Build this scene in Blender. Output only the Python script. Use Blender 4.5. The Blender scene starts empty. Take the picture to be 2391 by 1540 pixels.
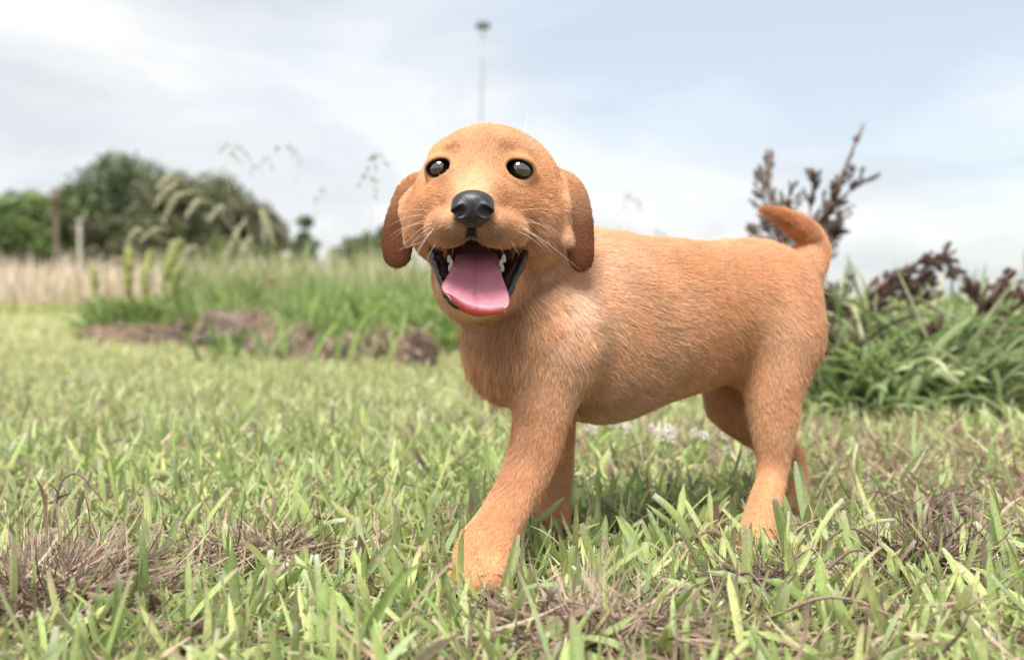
import bpy, math, random
import numpy as np
from mathutils import Vector, Matrix

# ---------------------------------------------------------------- camera, sky, sun, exposure
SC = bpy.context.scene
COL = SC.collection
CAM_H = 0.225          # a low camera, at the height of the puppy's mouth
FPX = 2325.0           # focal length for a picture 2391 wide (35 mm lens)
cam_d = bpy.data.cameras.new('camera')
cam_d.lens = 35.0; cam_d.sensor_width = 36.0
cam_d.shift_y = -80.0 / 2391.0
cam_d.clip_start = 0.02; cam_d.clip_end = 2000.0
cam_d.dof.use_dof = True; cam_d.dof.focus_distance = 0.775; cam_d.dof.aperture_fstop = 4.8
cam = bpy.data.objects.new('camera', cam_d); COL.objects.link(cam)
cam.location = (0, 0, CAM_H); cam.rotation_euler = (math.radians(90), 0, 0)
SC.camera = cam

SUN_EL, SUN_AZ = 63.0, 196.0   # degrees; azimuth clockwise from +Y (straight ahead)
world = bpy.data.worlds.new('World'); SC.world = world; world.use_nodes = True
wn = world.node_tree; wn.nodes.clear()
def N(nt, t, **kw):
    n = nt.nodes.new(t)
    for k, v in kw.items(): setattr(n, k, v)
    return n
w_out = N(wn, 'ShaderNodeOutputWorld'); w_bg = N(wn, 'ShaderNodeBackground')
w_sky = N(wn, 'ShaderNodeTexSky'); w_sky.sky_type = 'NISHITA'; w_sky.sun_disc = False
w_sky.sun_elevation = math.radians(SUN_EL); w_sky.sun_rotation = math.radians(SUN_AZ)
w_sky.air_density = 1.0; w_sky.dust_density = 1.2; w_sky.ozone_density = 1.0
w_tc = N(wn, 'ShaderNodeTexCoord')
def wmath(op, a, b=None, clamp=False):
    n = N(wn, 'ShaderNodeMath', operation=op); n.use_clamp = clamp
    for i, s in enumerate((a, b)):
        if s is None: continue
        if isinstance(s, (int, float)): n.inputs[i].default_value = s
        else: wn.links.new(s, n.inputs[i])
    return n.outputs[0]
sep = N(wn, 'ShaderNodeSeparateXYZ'); wn.links.new(w_tc.outputs['Generated'], sep.inputs[0])
den = wmath('ADD', wmath('MAXIMUM', sep.outputs[2], 0.0), 0.22)
cx = wmath('DIVIDE', wmath('MULTIPLY', sep.outputs[0], -1.0), den); cy = wmath('DIVIDE', sep.outputs[1], den)
comb = N(wn, 'ShaderNodeCombineXYZ'); wn.links.new(cx, comb.inputs[0]); wn.links.new(cy, comb.inputs[1])
def wnoise(scale, detail, rough, off):
    mp = N(wn, 'ShaderNodeMapping'); mp.inputs['Location'].default_value = off
    wn.links.new(comb.outputs[0], mp.inputs[0])
    n = N(wn, 'ShaderNodeTexNoise'); n.inputs['Scale'].default_value = scale
    n.inputs['Detail'].default_value = detail; n.inputs['Roughness'].default_value = rough
    n.inputs['Distortion'].default_value = 0.35
    wn.links.new(mp.outputs[0], n.inputs['Vector']); return n.outputs['Fac']
def wramp(fac, stops):
    r = N(wn, 'ShaderNodeValToRGB'); wn.links.new(fac, r.inputs[0]); r.color_ramp.interpolation = 'EASE'
    e = r.color_ramp.elements
    while len(e) > len(stops): e.remove(e[-1])
    while len(e) < len(stops): e.new(0.5)
    for el, (p, c) in zip(e, stops): el.position = p; el.color = (*c, 1)
    return r.outputs[0]
WOFF = (3.1, 1.7, 0.0)
cover = wramp(wnoise(0.42, 5, 0.52, WOFF), [(0.38, (0.70,)*3), (0.56, (1,)*3)])
cshade = wramp(wnoise(1.15, 7, 0.52, (WOFF[0]+5, WOFF[1]+2, 0)), [(0.39, (0.375, 0.392, 0.415)), (0.49, (0.425, 0.437, 0.45)), (0.58, (0.485, 0.488, 0.49))])
w_scale = N(wn, 'ShaderNodeVectorMath', operation='SCALE'); w_scale.inputs['Scale'].default_value = 0.10
wn.links.new(w_sky.outputs[0], w_scale.inputs[0])
w_mix = N(wn, 'ShaderNodeMix', data_type='RGBA')
wn.links.new(cover, w_mix.inputs[0]); wn.links.new(w_scale.outputs[0], w_mix.inputs[6]); wn.links.new(cshade, w_mix.inputs[7])
wn.links.new(w_mix.outputs[2], w_bg.inputs[0]); w_bg.inputs[1].default_value = 1.0
wn.links.new(w_bg.outputs[0], w_out.inputs[0])

sun_d = bpy.data.lights.new('sun', 'SUN'); sun_d.energy = 3.6; sun_d.angle = math.radians(28); sun_d.color = (1.0, 0.95, 0.88)
sun = bpy.data.objects.new('sun', sun_d); COL.objects.link(sun)
_el, _az = math.radians(SUN_EL), math.radians(SUN_AZ)
sdir = Vector((math.sin(_az)*math.cos(_el), math.cos(_az)*math.cos(_el), math.sin(_el)))
sun.rotation_euler = sdir.to_track_quat('Z', 'Y').to_euler(); sun.location = sdir * 20

SC.view_settings.view_transform = 'Standard'; SC.view_settings.look = 'None'
SC.view_settings.gamma = 1.0; SC.view_settings.exposure = 1.05; SC.view_settings.use_curve_mapping = False
SC.render.engine = 'CYCLES'
SC.cycles.use_denoising = True
SC.cycles.max_bounces = 8; SC.cycles.diffuse_bounces = 4; SC.cycles.transparent_max_bounces = 8
SC.cycles_curves.shape = 'RIBBONS'

# ---------------------------------------------------------------- helpers
def P(u, v, d):
    """World point seen at (u, v) of a 2391 x 1540 picture, d metres ahead."""
    return np.array((d*(u-1195.5)/FPX, d, CAM_H + d*(690.0-v)/FPX))
def px(n, d): return n*d/FPX

def tag(o, label=None, cat=None, group=None, kind=None):
    if label: o['label'] = label
    if cat: o['category'] = cat
    if group: o['group'] = group
    if kind: o['kind'] = kind
    return o
def empty(name, loc):
    o = bpy.data.objects.new(name, None); COL.objects.link(o); o.location = loc; o.empty_display_size = 0.05
    return o
def link_mesh(name, me, mats=(), parent=None, smooth=True):
    o = bpy.data.objects.new(name, me); COL.objects.link(o)
    for m in mats: me.materials.append(m)
    if parent is not None:
        o.parent = parent; o.matrix_parent_inverse = Matrix.Translation(-Vector(parent.location))
    if smooth and len(me.polygons): me.polygons.foreach_set('use_smooth', np.ones(len(me.polygons), bool))
    return o
def mesh_np(name, V, F, attrs=None):
    """Mesh from numpy vertices and faces (all faces with the same corner count). attrs: {name: (domain, Nx3)}"""
    V = np.asarray(V, np.float32); F = np.asarray(F, np.int32)
    me = bpy.data.meshes.new(name); k = F.shape[1]
    me.vertices.add(len(V)); me.vertices.foreach_set('co', V.ravel())
    me.loops.add(F.size); me.loops.foreach_set('vertex_index', F.ravel())
    me.polygons.add(len(F)); me.polygons.foreach_set('loop_start', np.arange(0, F.size, k, dtype=np.int32))
    try: me.polygons.foreach_set('loop_total', np.full(len(F), k, np.int32))
    except Exception: pass
    for an, (dom, data) in (attrs or {}).items():
        a = me.attributes.new(an, 'FLOAT_COLOR', dom)
        c = np.ones((len(data), 4), np.float32); c[:, :3] = data; a.data.foreach_set('color', c.ravel())
    me.update(calc_edges=True)
    return me

class MB:
    """Collects tubes, blades and quads, then builds one mesh."""
    def __init__(s): s.V = []; s.F = []; s.C = []; s.n = 0
    def add(s, V, F, c=(1, 1, 1)):
        V = np.asarray(V, float); s.V.append(V); s.F.append(np.asarray(F, int) + s.n); s.n += len(V)
        c = np.asarray(c, float); s.C.append(np.tile(c, (len(V), 1)) if c.ndim == 1 else c)
    def tube(s, pts, rad, c=(1, 1, 1), n=6, cap=True):
        pts = np.asarray(pts, float); rad = np.broadcast_to(np.asarray(rad, float), (len(pts),))
        T = np.gradient(pts, axis=0); T /= np.linalg.norm(T, axis=1)[:, None] + 1e-12
        ref = np.array((0.31, 0.95, 0.05)) if abs(T[0, 2]) > .5 else np.array((0., 0.1, 1.))
        A = np.cross(T, ref); A /= np.linalg.norm(A, axis=1)[:, None] + 1e-12; B = np.cross(T, A)
        th = np.linspace(0, 2*np.pi, n, endpoint=False)
        ring = (A[:, None]*np.cos(th)[None, :, None] + B[:, None]*np.sin(th)[None, :, None])*rad[:, None, None] + pts[:, None]
        V = ring.reshape(-1, 3); m = len(pts)
        i = np.arange(m-1)[:, None]*n; j = np.arange(n)[None]; j2 = (j+1) % n
        F = np.stack([i+j, i+j2, i+n+j2, i+n+j], -1).reshape(-1, 4)
        if cap:
            V = np.vstack([V, pts[0], pts[-1]]); a, b = m*n, m*n+1; jj = np.arange(n); q = (jj+1) % n
            F = np.vstack([F, np.stack([np.full(n, a), q, jj, jj], -1), np.stack([np.full(n, b), (m-1)*n+jj, (m-1)*n+q, (m-1)*n+q], -1)])
        s.add(V, F, c)
    def build(s, name, mats, parent=None, smooth=True, col=True):
        V = np.vstack(s.V); F = np.vstack(s.F)
        tri = F[:, 3] == F[:, 2]
        faces = [tuple(f) for f in F.tolist()] if not tri.any() else [tuple(f[:3]) if t else tuple(f) for f, t in zip(F.tolist(), tri)]
        if tri.any():
            me = bpy.data.meshes.new(name); me.from_pydata(V.tolist(), [], faces)
            if col:
                a = me.attributes.new('col', 'FLOAT_COLOR', 'POINT'); c = np.ones((len(V), 4), np.float32); c[:, :3] = np.vstack(s.C); a.data.foreach_set('color', c.ravel())
            me.update()
        else:
            me = mesh_np(name, V, F, {'col': ('POINT', np.vstack(s.C))} if col else None)
        return link_mesh(name, me, mats if isinstance(mats, (list, tuple)) else [mats], parent, smooth)

def spline(pts, n):
    """Catmull-Rom through the rows of pts, n samples."""
    p = np.asarray(pts, float); m = len(p)
    q = np.vstack([2*p[0]-p[1], p, 2*p[-1]-p[-2]])
    t = np.linspace(0, m-1-1e-9, n); i = t.astype(int); f = (t-i)[:, None]
    a, b, c, d = q[i], q[i+1], q[i+2], q[i+3]
    return 0.5*((2*b)+(-a+c)*f+(2*a-5*b+4*c-d)*f*f+(-a+3*b-3*c+d)*f**3)

def lin(r, g, b):
    """sRGB 0..255 to linear."""
    c = np.array((r, g, b))/255.0
    return np.where(c <= 0.04045, c/12.92, ((c+0.055)/1.055)**2.4)

def material(name, base=(0.5, 0.5, 0.5), rough=0.6, spec=0.3, attr=None, noise=None, bump=None, translucent=0.0, coat=0.0, sss=0.0, ior=None):
    """Principled material; attr = colour attribute multiplied in; noise = (scale, dark factor, light factor); bump = (scale, strength, distance)."""
    m = bpy.data.materials.new(name); m.use_nodes = True; nt = m.node_tree; nt.nodes.clear()
    out = N(nt, 'ShaderNodeOutputMaterial'); b = N(nt, 'ShaderNodeBsdfPrincipled')
    b.inputs['Roughness'].default_value = rough; b.inputs['Specular IOR Level'].default_value = spec
    b.inputs['Coat Weight'].default_value = coat; b.inputs['Coat Roughness'].default_value = 0.03
    if ior: b.inputs['IOR'].default_value = ior
    if sss: b.inputs['Subsurface Weight'].default_value = sss; b.inputs['Subsurface Radius'].default_value = (0.004, 0.0015, 0.001); b.inputs['Subsurface Scale'].default_value = 1.0
    rgb = N(nt, 'ShaderNodeRGB'); rgb.outputs[0].default_value = (*base, 1); c = rgb.outputs[0]
    def mul(a, bb):
        x = N(nt, 'ShaderNodeMix', data_type='RGBA', blend_type='MULTIPLY'); x.inputs[0].default_value = 1
        nt.links.new(a, x.inputs[6]); nt.links.new(bb, x.inputs[7]); return x.outputs[2]
    if attr:
        a = N(nt, 'ShaderNodeAttribute', attribute_name=attr); c = mul(c, a.outputs['Color'])
    if noise or bump: tc = N(nt, 'ShaderNodeTexCoord')
    if noise:
        n = N(nt, 'ShaderNodeTexNoise'); n.inputs['Scale'].default_value = noise[0]; n.inputs['Detail'].default_value = 6
        nt.links.new(tc.outputs['Object'], n.inputs['Vector'])
        r = N(nt, 'ShaderNodeMapRange'); r.inputs[1].default_value = 0.3; r.inputs[2].default_value = 0.7
        r.inputs[3].default_value = noise[1]; r.inputs[4].default_value = noise[2]
        nt.links.new(n.outputs['Fac'], r.inputs[0]); c = mul(c, r.outputs[0])
    nt.links.new(c, b.inputs['Base Color'])
    if bump:
        n = N(nt, 'ShaderNodeTexNoise'); n.inputs['Scale'].default_value = bump[0]; n.inputs['Detail'].default_value = 4
        nt.links.new(tc.outputs['Object'], n.inputs['Vector'])
        bp = N(nt, 'ShaderNodeBump'); bp.inputs['Strength'].default_value = bump[1]; bp.inputs['Distance'].default_value = bump[2]
        nt.links.new(n.outputs['Fac'], bp.inputs['Height']); nt.links.new(bp.outputs[0], b.inputs['Normal'])
    sh = b.outputs[0]
    if translucent:
        tr = N(nt, 'ShaderNodeBsdfTranslucent'); nt.links.new(c, tr.inputs[0])
        mx = N(nt, 'ShaderNodeMixShader'); mx.inputs[0].default_value = translucent
        nt.links.new(sh, mx.inputs[1]); nt.links.new(tr.outputs[0], mx.inputs[2]); sh = mx.outputs[0]
    nt.links.new(sh, out.inputs[0]); m['c'] = 1
    return m
# ================================================================ the ground
R0 = np.random.default_rng(42)
def ground_material():
    m = bpy.data.materials.new('soil_and_thatch'); m.use_nodes = True; nt = m.node_tree; b = nt.nodes['Principled BSDF']
    b.inputs['Roughness'].default_value = 0.95; b.inputs['Specular IOR Level'].default_value = 0.1
    tc = N(nt, 'ShaderNodeTexCoord')
    def noise(s, d=6):
        n = N(nt, 'ShaderNodeTexNoise'); n.inputs['Scale'].default_value = s; n.inputs['Detail'].default_value = d
        nt.links.new(tc.outputs['Object'], n.inputs['Vector']); return n.outputs['Fac']
    def ramp(f, st):
        r = N(nt, 'ShaderNodeValToRGB'); nt.links.new(f, r.inputs[0]); e = r.color_ramp.elements
        while len(e) < len(st): e.new(.5)
        for el, (p, c) in zip(e, st): el.position = p; el.color = (*c, 1)
        return r.outputs[0]
    soil = ramp(noise(90), [(.35, (.07, .048, .036)), (.52, (.16, .11, .085)), (.68, (.26, .19, .15))])
    turf = ramp(noise(1.3), [(.35, (.22, .27, .09)), (.5, (.27, .31, .12)), (.66, (.34, .33, .15))])
    sp = N(nt, 'ShaderNodeSeparateXYZ'); nt.links.new(tc.outputs['Object'], sp.inputs[0])
    mr = N(nt, 'ShaderNodeMapRange'); mr.inputs[1].default_value = 1.5; mr.inputs[2].default_value = 7.0; nt.links.new(sp.outputs[1], mr.inputs[0])
    mx = N(nt, 'ShaderNodeMix', data_type='RGBA'); nt.links.new(mr.outputs[0], mx.inputs[0]); nt.links.new(soil, mx.inputs[6]); nt.links.new(turf, mx.inputs[7])
    nt.links.new(mx.outputs[2], b.inputs['Base Color'])
    bp = N(nt, 'ShaderNodeBump'); bp.inputs['Strength'].default_value = .8; bp.inputs['Distance'].default_value = .01
    nt.links.new(noise(160), bp.inputs['Height']); nt.links.new(bp.outputs[0], b.inputs['Normal'])
    return m
gx = np.concatenate([np.linspace(-400, -4, 12), np.linspace(-3.5, 3.5, 90), np.linspace(4, 400, 12)])
gy = np.concatenate([np.linspace(-60, -.5, 6), np.linspace(-.3, 6, 110), np.linspace(6.5, 900, 30)])
def gz(x, y):
    """Height of the lawn: slightly uneven, flat under the puppy's paws."""
    z = 0.010*np.sin(x*5.1+1.3*y+.4)*np.sin(y*4.3-x*1.7+1.1)+0.006*np.sin(x*13+y*3)*np.sin(y*11-2)
    return z*np.clip((np.hypot(x-.12, y-.9)-.35)/.6, 0, 1)-0.004
GX, GY = np.meshgrid(gx, gy)
gi, gj = np.meshgrid(np.arange(len(gy)-1), np.arange(len(gx)-1), indexing='ij'); ga = gi*len(gx)+gj
ground = link_mesh('ground', mesh_np('ground', np.stack([GX, GY, gz(GX, GY)], -1).reshape(-1, 3), np.stack([ga, ga+1, ga+len(gx)+1, ga+len(gx)], -1).reshape(-1, 4)), [ground_material()])
tag(ground, kind='structure')

# ---- blades
def blade_set(base, az, lean, length, width, bend, rows, cols, c0, c1, ctip, tipw, roll=None, twist=None):
    """Vectorised leaf blades. c0, c1, ctip: colours at foot, middle, tip; tipw: width left at the tip (cut blades are blunt)."""
    n = len(base); t = np.linspace(0, 1, rows+1)
    th = lean[:, None]+bend[:, None]*t[None]**1.3
    dh = np.stack([np.cos(az), np.sin(az), np.zeros(n)], 1)
    seg = (length/rows)[:, None]
    thm = (th[:, 1:]+th[:, :-1])/2
    hx = np.concatenate([np.zeros((n, 1)), np.cumsum(np.sin(thm)*seg, 1)], 1); hz = np.concatenate([np.zeros((n, 1)), np.cumsum(np.cos(thm)*seg, 1)], 1)
    ctr = base[:, None]+dh[:, None]*hx[..., None]; ctr[:, :, 2] += hz
    prof = np.interp(t, (0, .25, .6, .88, 1), (.55, .9, 1, .8, 0))[None]*np.ones((n, 1))
    prof[:, -1] = tipw; prof[:, -2] = np.maximum(prof[:, -2], tipw*.9)
    side = np.stack([-np.sin(az), np.cos(az), np.zeros(n)], 1)
    nrm_h = np.cos(th)[..., None]*dh[:, None]; nrm = nrm_h.copy(); nrm[:, :, 2] -= np.sin(th)
    rl = (roll if roll is not None else np.zeros(n))[:, None]+(twist if twist is not None else np.zeros(n))[:, None]*t[None]
    sd = side[:, None]*np.cos(rl)[..., None]+nrm*np.sin(rl)[..., None]
    nn = -side[:, None]*np.sin(rl)[..., None]+nrm*np.cos(rl)[..., None]
    off = np.linspace(-.5, .5, cols)
    V = ctr[:, :, None]+sd[:, :, None]*(width[:, None]*prof)[..., None, None]*off[None, None, :, None]
    V += nn[:, :, None]*(width[:, None]*prof)[..., None, None]*(0.28*(np.abs(off)*2))[None, None, :, None]
    m = (rows+1)*cols
    i, j = np.meshgrid(np.arange(rows), np.arange(cols-1), indexing='ij'); a = (i*cols+j).ravel()
    f = np.stack([a, a+1, a+cols+1, a+cols], -1)
    F = (f[None]+(np.arange(n)*m)[:, None, None]).reshape(-1, 4)
    tt = t[None, :, None]
    C = np.where(tt < .45, c0[:, None]+(c1-c0)[:, None]*(tt/.45), c1[:, None]+(ctip-c1)[:, None]*np.clip((tt-.80)/.20, 0, 1))
    C = np.repeat(C[:, :, None], cols, 2)
    C = C*(1+0.10*(np.arange(cols) % 2))[None, None, :, None]
    return V.reshape(-1, 3), F, C.reshape(-1, 3)
def merge(sets):
    V, F, C, n = [], [], [], 0
    for v, f, c in sets: V.append(v); F.append(f+n); C.append(c); n += len(v)
    return np.vstack(V), np.vstack(F), np.vstack(C)
def leaf_material(name, trans=.48, rough=.5, stripes=True):
    m = material(name, (1, 1, 1), rough, .35, attr='col', noise=(420, .82, 1.16), translucent=trans)
    return m
def vnoise(x, y, f, seed):
    r = np.random.default_rng(seed); o = np.zeros_like(x)
    for i in range(7):
        a = r.random()*6.283; k = f*(.5+r.random()); o += np.sin(x*k*np.cos(a)*6.283+y*k*np.sin(a)*6.283+r.random()*6.283)
    return o/2.6
GREEN = np.array([(.325, .415, .135), (.270, .370, .110), (.375, .445, .175), (.430, .470, .185), (.305, .400, .175), (.210, .310, .085)])
PALE = np.array((.52, .55, .33)); DRY = np.array([(.36, .27, .20), (.28, .20, .145), (.46, .37, .28), (.19, .14, .11), (.38, .27, .19)])
def lawn(n, d0, d1, spread, rows, cols, lmin, lmax, wmin, wmax, near=True, lean=(.15, .95), bright=1.0):
    r = R0; d = np.sqrt(r.random(n)*(d1*d1-d0*d0)+d0*d0); x = d*(r.random(n)-.5)*spread
    patch = vnoise(x, d, 1.1 if near else .35, 3)
    keep = r.random(n) < np.clip(.86+.36*patch, .3 if near else .6, 1); x, d, patch = x[keep], d[keep], patch[keep]; n = len(x)
    ok = np.ones(n, bool)
    for (mu, mv, ma, mb_) in MATS:      # little grows through the mats of dead grass
        md = CAM_H*FPX/(mv-690); e = ((x-md*(mu-1195.5)/FPX)/ma)**2+((d-md)/mb_)**2; ok &= (e > 1) | (r.random(n) < .22)
    for (cx, cyy, rad) in PAWS: ok &= np.hypot(x-cx, d-cyy) > rad
    x, d, patch = x[ok], d[ok], patch[ok]; n = len(x)
    base = np.stack([x, d, gz(x, d)+.001], 1)
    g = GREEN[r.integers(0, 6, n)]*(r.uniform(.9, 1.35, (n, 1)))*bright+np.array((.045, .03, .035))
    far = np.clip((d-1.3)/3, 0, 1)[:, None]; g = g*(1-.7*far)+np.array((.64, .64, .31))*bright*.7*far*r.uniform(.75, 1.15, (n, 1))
    dead = r.random(n) < (.06 if near else .03)+.06*np.clip(-patch, 0, 1); g[dead] = DRY[r.integers(0, 5, dead.sum())]
    c0 = g*.55+PALE*.30; tip = g.copy(); cut = r.random(n) < .45; tip[cut] = np.where(r.random((cut.sum(), 1)) < .5, np.array((.40, .29, .21)), np.array((.58, .57, .44)))
    L = r.uniform(lmin, lmax, n)*np.where(r.random(n) < .5, .75, 1.0); W = r.uniform(wmin, wmax, n)
    return blade_set(base, r.uniform(0, 6.283, n), r.uniform(lean[0], lean[1], n), L, W, r.normal(.35, .5, n), rows, cols, c0, g, tip, np.where(cut, r.uniform(.35, .75, n), .08), r.normal(0, .5, n), r.normal(0, .5, n))
MATS = [(110, 1430, .075, .06), (1400, 1510, .07, .022), (2160, 1335, .045, .035), (1800, 1410, .06, .02), (2170, 1240, .03, .02), (620, 1330, .09, .02)]
PAWS = [(P(1112, 1350, .752)[0], .752, .036), (P(1112, 1300, .78)[0], .79, .030), (P(1765, 1270, .88)[0], .872, .042), (P(1295, 1225, .915)[0], .92, .024), (P(1855, 1185, 1.03)[0], 1.035, .022)]
def thatch(n, d0, d1, spread, lmin, lmax, w, zmax, centre=None, rad=None, cols_=DRY):
    r = R0
    if centre is None: d = np.sqrt(r.random(n)*(d1*d1-d0*d0)+d0*d0); x = d*(r.random(n)-.5)*spread; z = r.random(n)**2*zmax
    else:
        q = r.normal(0, .45, (n, 2))*np.array(rad)[None]; x, d = centre[0]+q[:, 0], centre[1]+q[:, 1]
        z = r.random(n)*zmax*np.exp(-((q/np.array(rad)[None])**2).sum(1))
    patch = vnoise(x, d, 1.1, 3); keep = r.random(n) < np.clip(.62-.45*patch, .1, 1) if centre is None else np.ones(n, bool)
    x, d, z = x[keep], d[keep], z[keep]; n = len(x)
    base = np.stack([x, d, gz(x, d)+.002+z], 1); c = cols_[r.integers(0, len(cols_), n)]*r.uniform(.75, 1.25, (n, 1))
    return blade_set(base, r.uniform(0, 6.283, n), r.uniform(.9 if centre is None else 1.15, 1.75, n), r.uniform(lmin, lmax, n), r.uniform(.5, 1.6, n)*w, r.normal(.2, 1.0, n), 5, 2, c, c, c*1.1, np.full(n, .3), r.uniform(-1.5, 1.5, n), r.normal(0, 1.5, n))

# blades that stand out in the foreground: foot (u, v), tip (u, v), width in pixels (picture 2391 wide)
def c7(x, y): return ((1000+x*.481)*.9023, (1150+y*.481)*.9023)
def c6(x, y): return (x*.46*.9023, (1050+y*.46)*.9023)
def c8(x, y): return ((1750+x*.3942)*.9023, (1100+y*.3942)*.9023)
HERO = [(c7, 600, 830, 700, 480, 58), (c7, 580, 720, 500, 590, 34), (c7, 2160, 630, 2090, 290, 50), (c7, 2215, 520, 2140, 265, 42), (c7, 1940, 900, 2280, 560, 60), (c7, 1230, 840, 1055, 420, 46), (c7, 1262, 880, 1262, 640, 50), (c7, 1240, 700, 1255, 460, 34),
    (c7, 1340, 720, 1395, 520, 56), (c7, 1290, 700, 1330, 465, 50), (c7, 1570, 630, 1400, 335, 46), (c7, 970, 650, 830, 420, 60), (c7, 1550, 990, 1640, 760, 84), (c7, 1680, 1000, 1680, 820, 35), (c7, 1885, 1010, 1870, 720, 50), (c7, 1930, 860, 1940, 450, 60), (c7, 1800, 700, 1810, 490, 38), (c7, 2350, 560, 2340, 290, 36),
    (c7, 1200, 490, 1110, 300, 44), (c7, 130, 930, 10, 690, 46), (c7, 420, 1030, 250, 510, 38), (c7, 440, 1060, 270, 920, 36), (c7, 62, 640, 55, 320, 40), (c7, 190, 590, 235, 385, 40), (c7, 870, 1150, 900, 920, 110), (c7, 2080, 960, 2160, 720, 62), (c7, 1020, 790, 1010, 540, 46), (c7, 1720, 930, 1980, 750, 50), (c7, 740, 880, 775, 640, 40), (c7, 690, 900, 640, 760, 40), (c7, 330, 640, 440, 480, 40), (c7, 1640, 640, 1720, 500, 38), (c7, 880, 330, 960, 300, 30), (c7, 1400, 1080, 1420, 850, 44), (c7, 1500, 1130, 1510, 960, 60), (c7, 590, 1120, 640, 980, 80), (c7, 820, 760, 700, 700, 40), (c7, 1960, 640, 2010, 480, 36), (c7, 2100, 560, 1890, 460, 30), (c7, 2370, 980, 2310, 790, 60),
    (c6, 75, 1270, 70, 760, 40), (c6, 800, 1210, 780, 700, 70), (c6, 350, 1140, 330, 940, 96), (c6, 400, 1210, 220, 990, 50), (c6, 1290, 910, 1250, 640, 50), (c6, 940, 910, 1010, 640, 52), (c6, 1470, 1180, 1640, 830, 66), (c6, 1780, 810, 1660, 490, 60), (c6, 2120, 740, 1760, 500, 62), (c6, 1820, 1390, 1830, 980, 84), (c6, 2310, 1200, 2120, 850, 46), (c6, 1230, 670, 1180, 530, 46), (c6, 1140, 1430, 1150, 1010, 84), (c6, 20, 1400, 270, 1160, 84), (c6, 1700, 1330, 1640, 1130, 66), (c6, 1745, 1420, 1740, 1150, 60), (c6, 420, 1430, 700, 1190, 84), (c6, 880, 1010, 870, 820, 44), (c6, 1900, 820, 1800, 640, 56), (c6, 2240, 880, 2230, 560, 50), (c6, 1500, 760, 1350, 640, 60), (c6, 2000, 990, 2200, 760, 50), (c6, 200, 1320, 290, 1120, 50), (c6, 640, 640, 500, 560, 50), (c6, 380, 800, 370, 560, 70), (c6, 1480, 640, 1600, 460, 44), (c6, 1260, 580, 1210, 380, 44), (c6, 2200, 1290, 2010, 1090, 70), (c6, 1340, 1330, 1330, 1170, 60), (c6, 530, 1250, 600, 1050, 54),
    (c8, 740, 910, 650, 490, 64), (c8, 1150, 910, 1170, 690, 70), (c8, 1395, 730, 1390, 565, 66), (c8, 1390, 890, 1300, 780, 60), (c8, 1080, 890, 1540, 690, 30), (c8, 2280, 1140, 2210, 770, 62), (c8, 1650, 1270, 1730, 1010, 104), (c8, 2060, 1210, 1770, 990, 84), (c8, 1110, 1340, 920, 1100, 90), (c8, 620, 1390, 710, 1030, 90), (c8, 1950, 950, 1890, 700, 50), (c8, 2200, 1500, 1880, 1230, 100), (c8, 1560, 1470, 1270, 1200, 84), (c8, 1390, 1370, 1560, 1160, 60), (c8, 900, 1520, 960, 1380, 110), (c8, 1730, 930, 1660, 700, 60), (c8, 150, 1420, 130, 1120, 56), (c8, 300, 1380, 250, 1220, 60), (c8, 2120, 1100, 2080, 930, 80), (c8, 520, 960, 600, 780, 50), (c8, 1830, 960, 2000, 860, 50)]
def hero():
    B, T, W = [], [], []
    for f, x0, y0, x1, y1, w in HERO:
        u0, v0 = f(x0, y0); u1, v1 = f(x1, y1); sc = {c7: .481, c6: .46, c8: .3942}[f]*.9023
        d = CAM_H*FPX/(v0+14-690.0); dt = d*(1+R0.normal(0, .02)); B.append(P(u0, v0+14, d)); T.append(P(u1, v1, dt)); W.append(px(w*sc, d))
    B, T, W = np.array(B), np.array(T), np.array(W)*1.08; D = T-B; n = len(B)
    h = np.hypot(D[:, 0], D[:, 1]); L = np.linalg.norm(D, axis=1); lean = np.arctan2(h, D[:, 2]); bend = R0.normal(0, .22, n)
    az = np.arctan2(D[:, 1], D[:, 0]); g = GREEN[R0.integers(0, 5, n)]*R0.uniform(.95, 1.35, (n, 1))+np.array((.04, .03, .035)); tip = g*1.0; cut = R0.random(n) < .6; tip[cut] = (.50, .46, .33)
    # turn each blade so that its flat side faces roughly the open side of the lawn
    roll = np.where(np.abs(np.sin(az)) > .75, 0, np.pi/2)+R0.normal(0, .45, n)
    return blade_set(B, az, lean-bend*.45, L, W, bend, 8, 5, g*.7+PALE*.2, g, tip, np.where(cut, .55, .12), roll, R0.normal(0, .35, n))
lawn_m = leaf_material('grass_leaf')
near_sets = [lawn(7200, .40, 1.55, 2.0, 6, 3, .035, .080, .0034, .0082, lean=(.2, 1.45)), lawn(11500, .40, 1.55, 2.0, 5, 3, .030, .06, .0030, .006, lean=(.2, 1.2)), lawn(19000, .40, 1.55, 2.0, 4, 2, .018, .040, .0016, .0034, lean=(.1, 1.1)), hero()]
V, F, C = merge(near_sets)
tag(link_mesh('lawn_grass', mesh_np('lawn_grass', V, F, {'col': ('POINT', C)}), [lawn_m]), 'broad bladed mown green grass around the puppy in the foreground', 'grass', kind='stuff')
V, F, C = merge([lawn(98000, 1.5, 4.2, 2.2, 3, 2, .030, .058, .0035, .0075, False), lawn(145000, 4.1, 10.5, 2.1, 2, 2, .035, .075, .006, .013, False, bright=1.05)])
tag(link_mesh('lawn_grass', mesh_np('lawn_grass', V, F, {'col': ('POINT', C)}), [lawn_m]), 'short pale green lawn stretching away behind the puppy', 'grass', kind='stuff')
thatch_m = material('dead_thatch', (1, 1, 1), .85, .15, attr='col', noise=(300, .75, 1.2), translucent=.15)
V, F, C = merge([thatch(33000, .40, 1.7, 2.0, .02, .06, .0011, .018), thatch(3300, .40, 1.5, 2.0, .03, .08, .0022, .020)])
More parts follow.
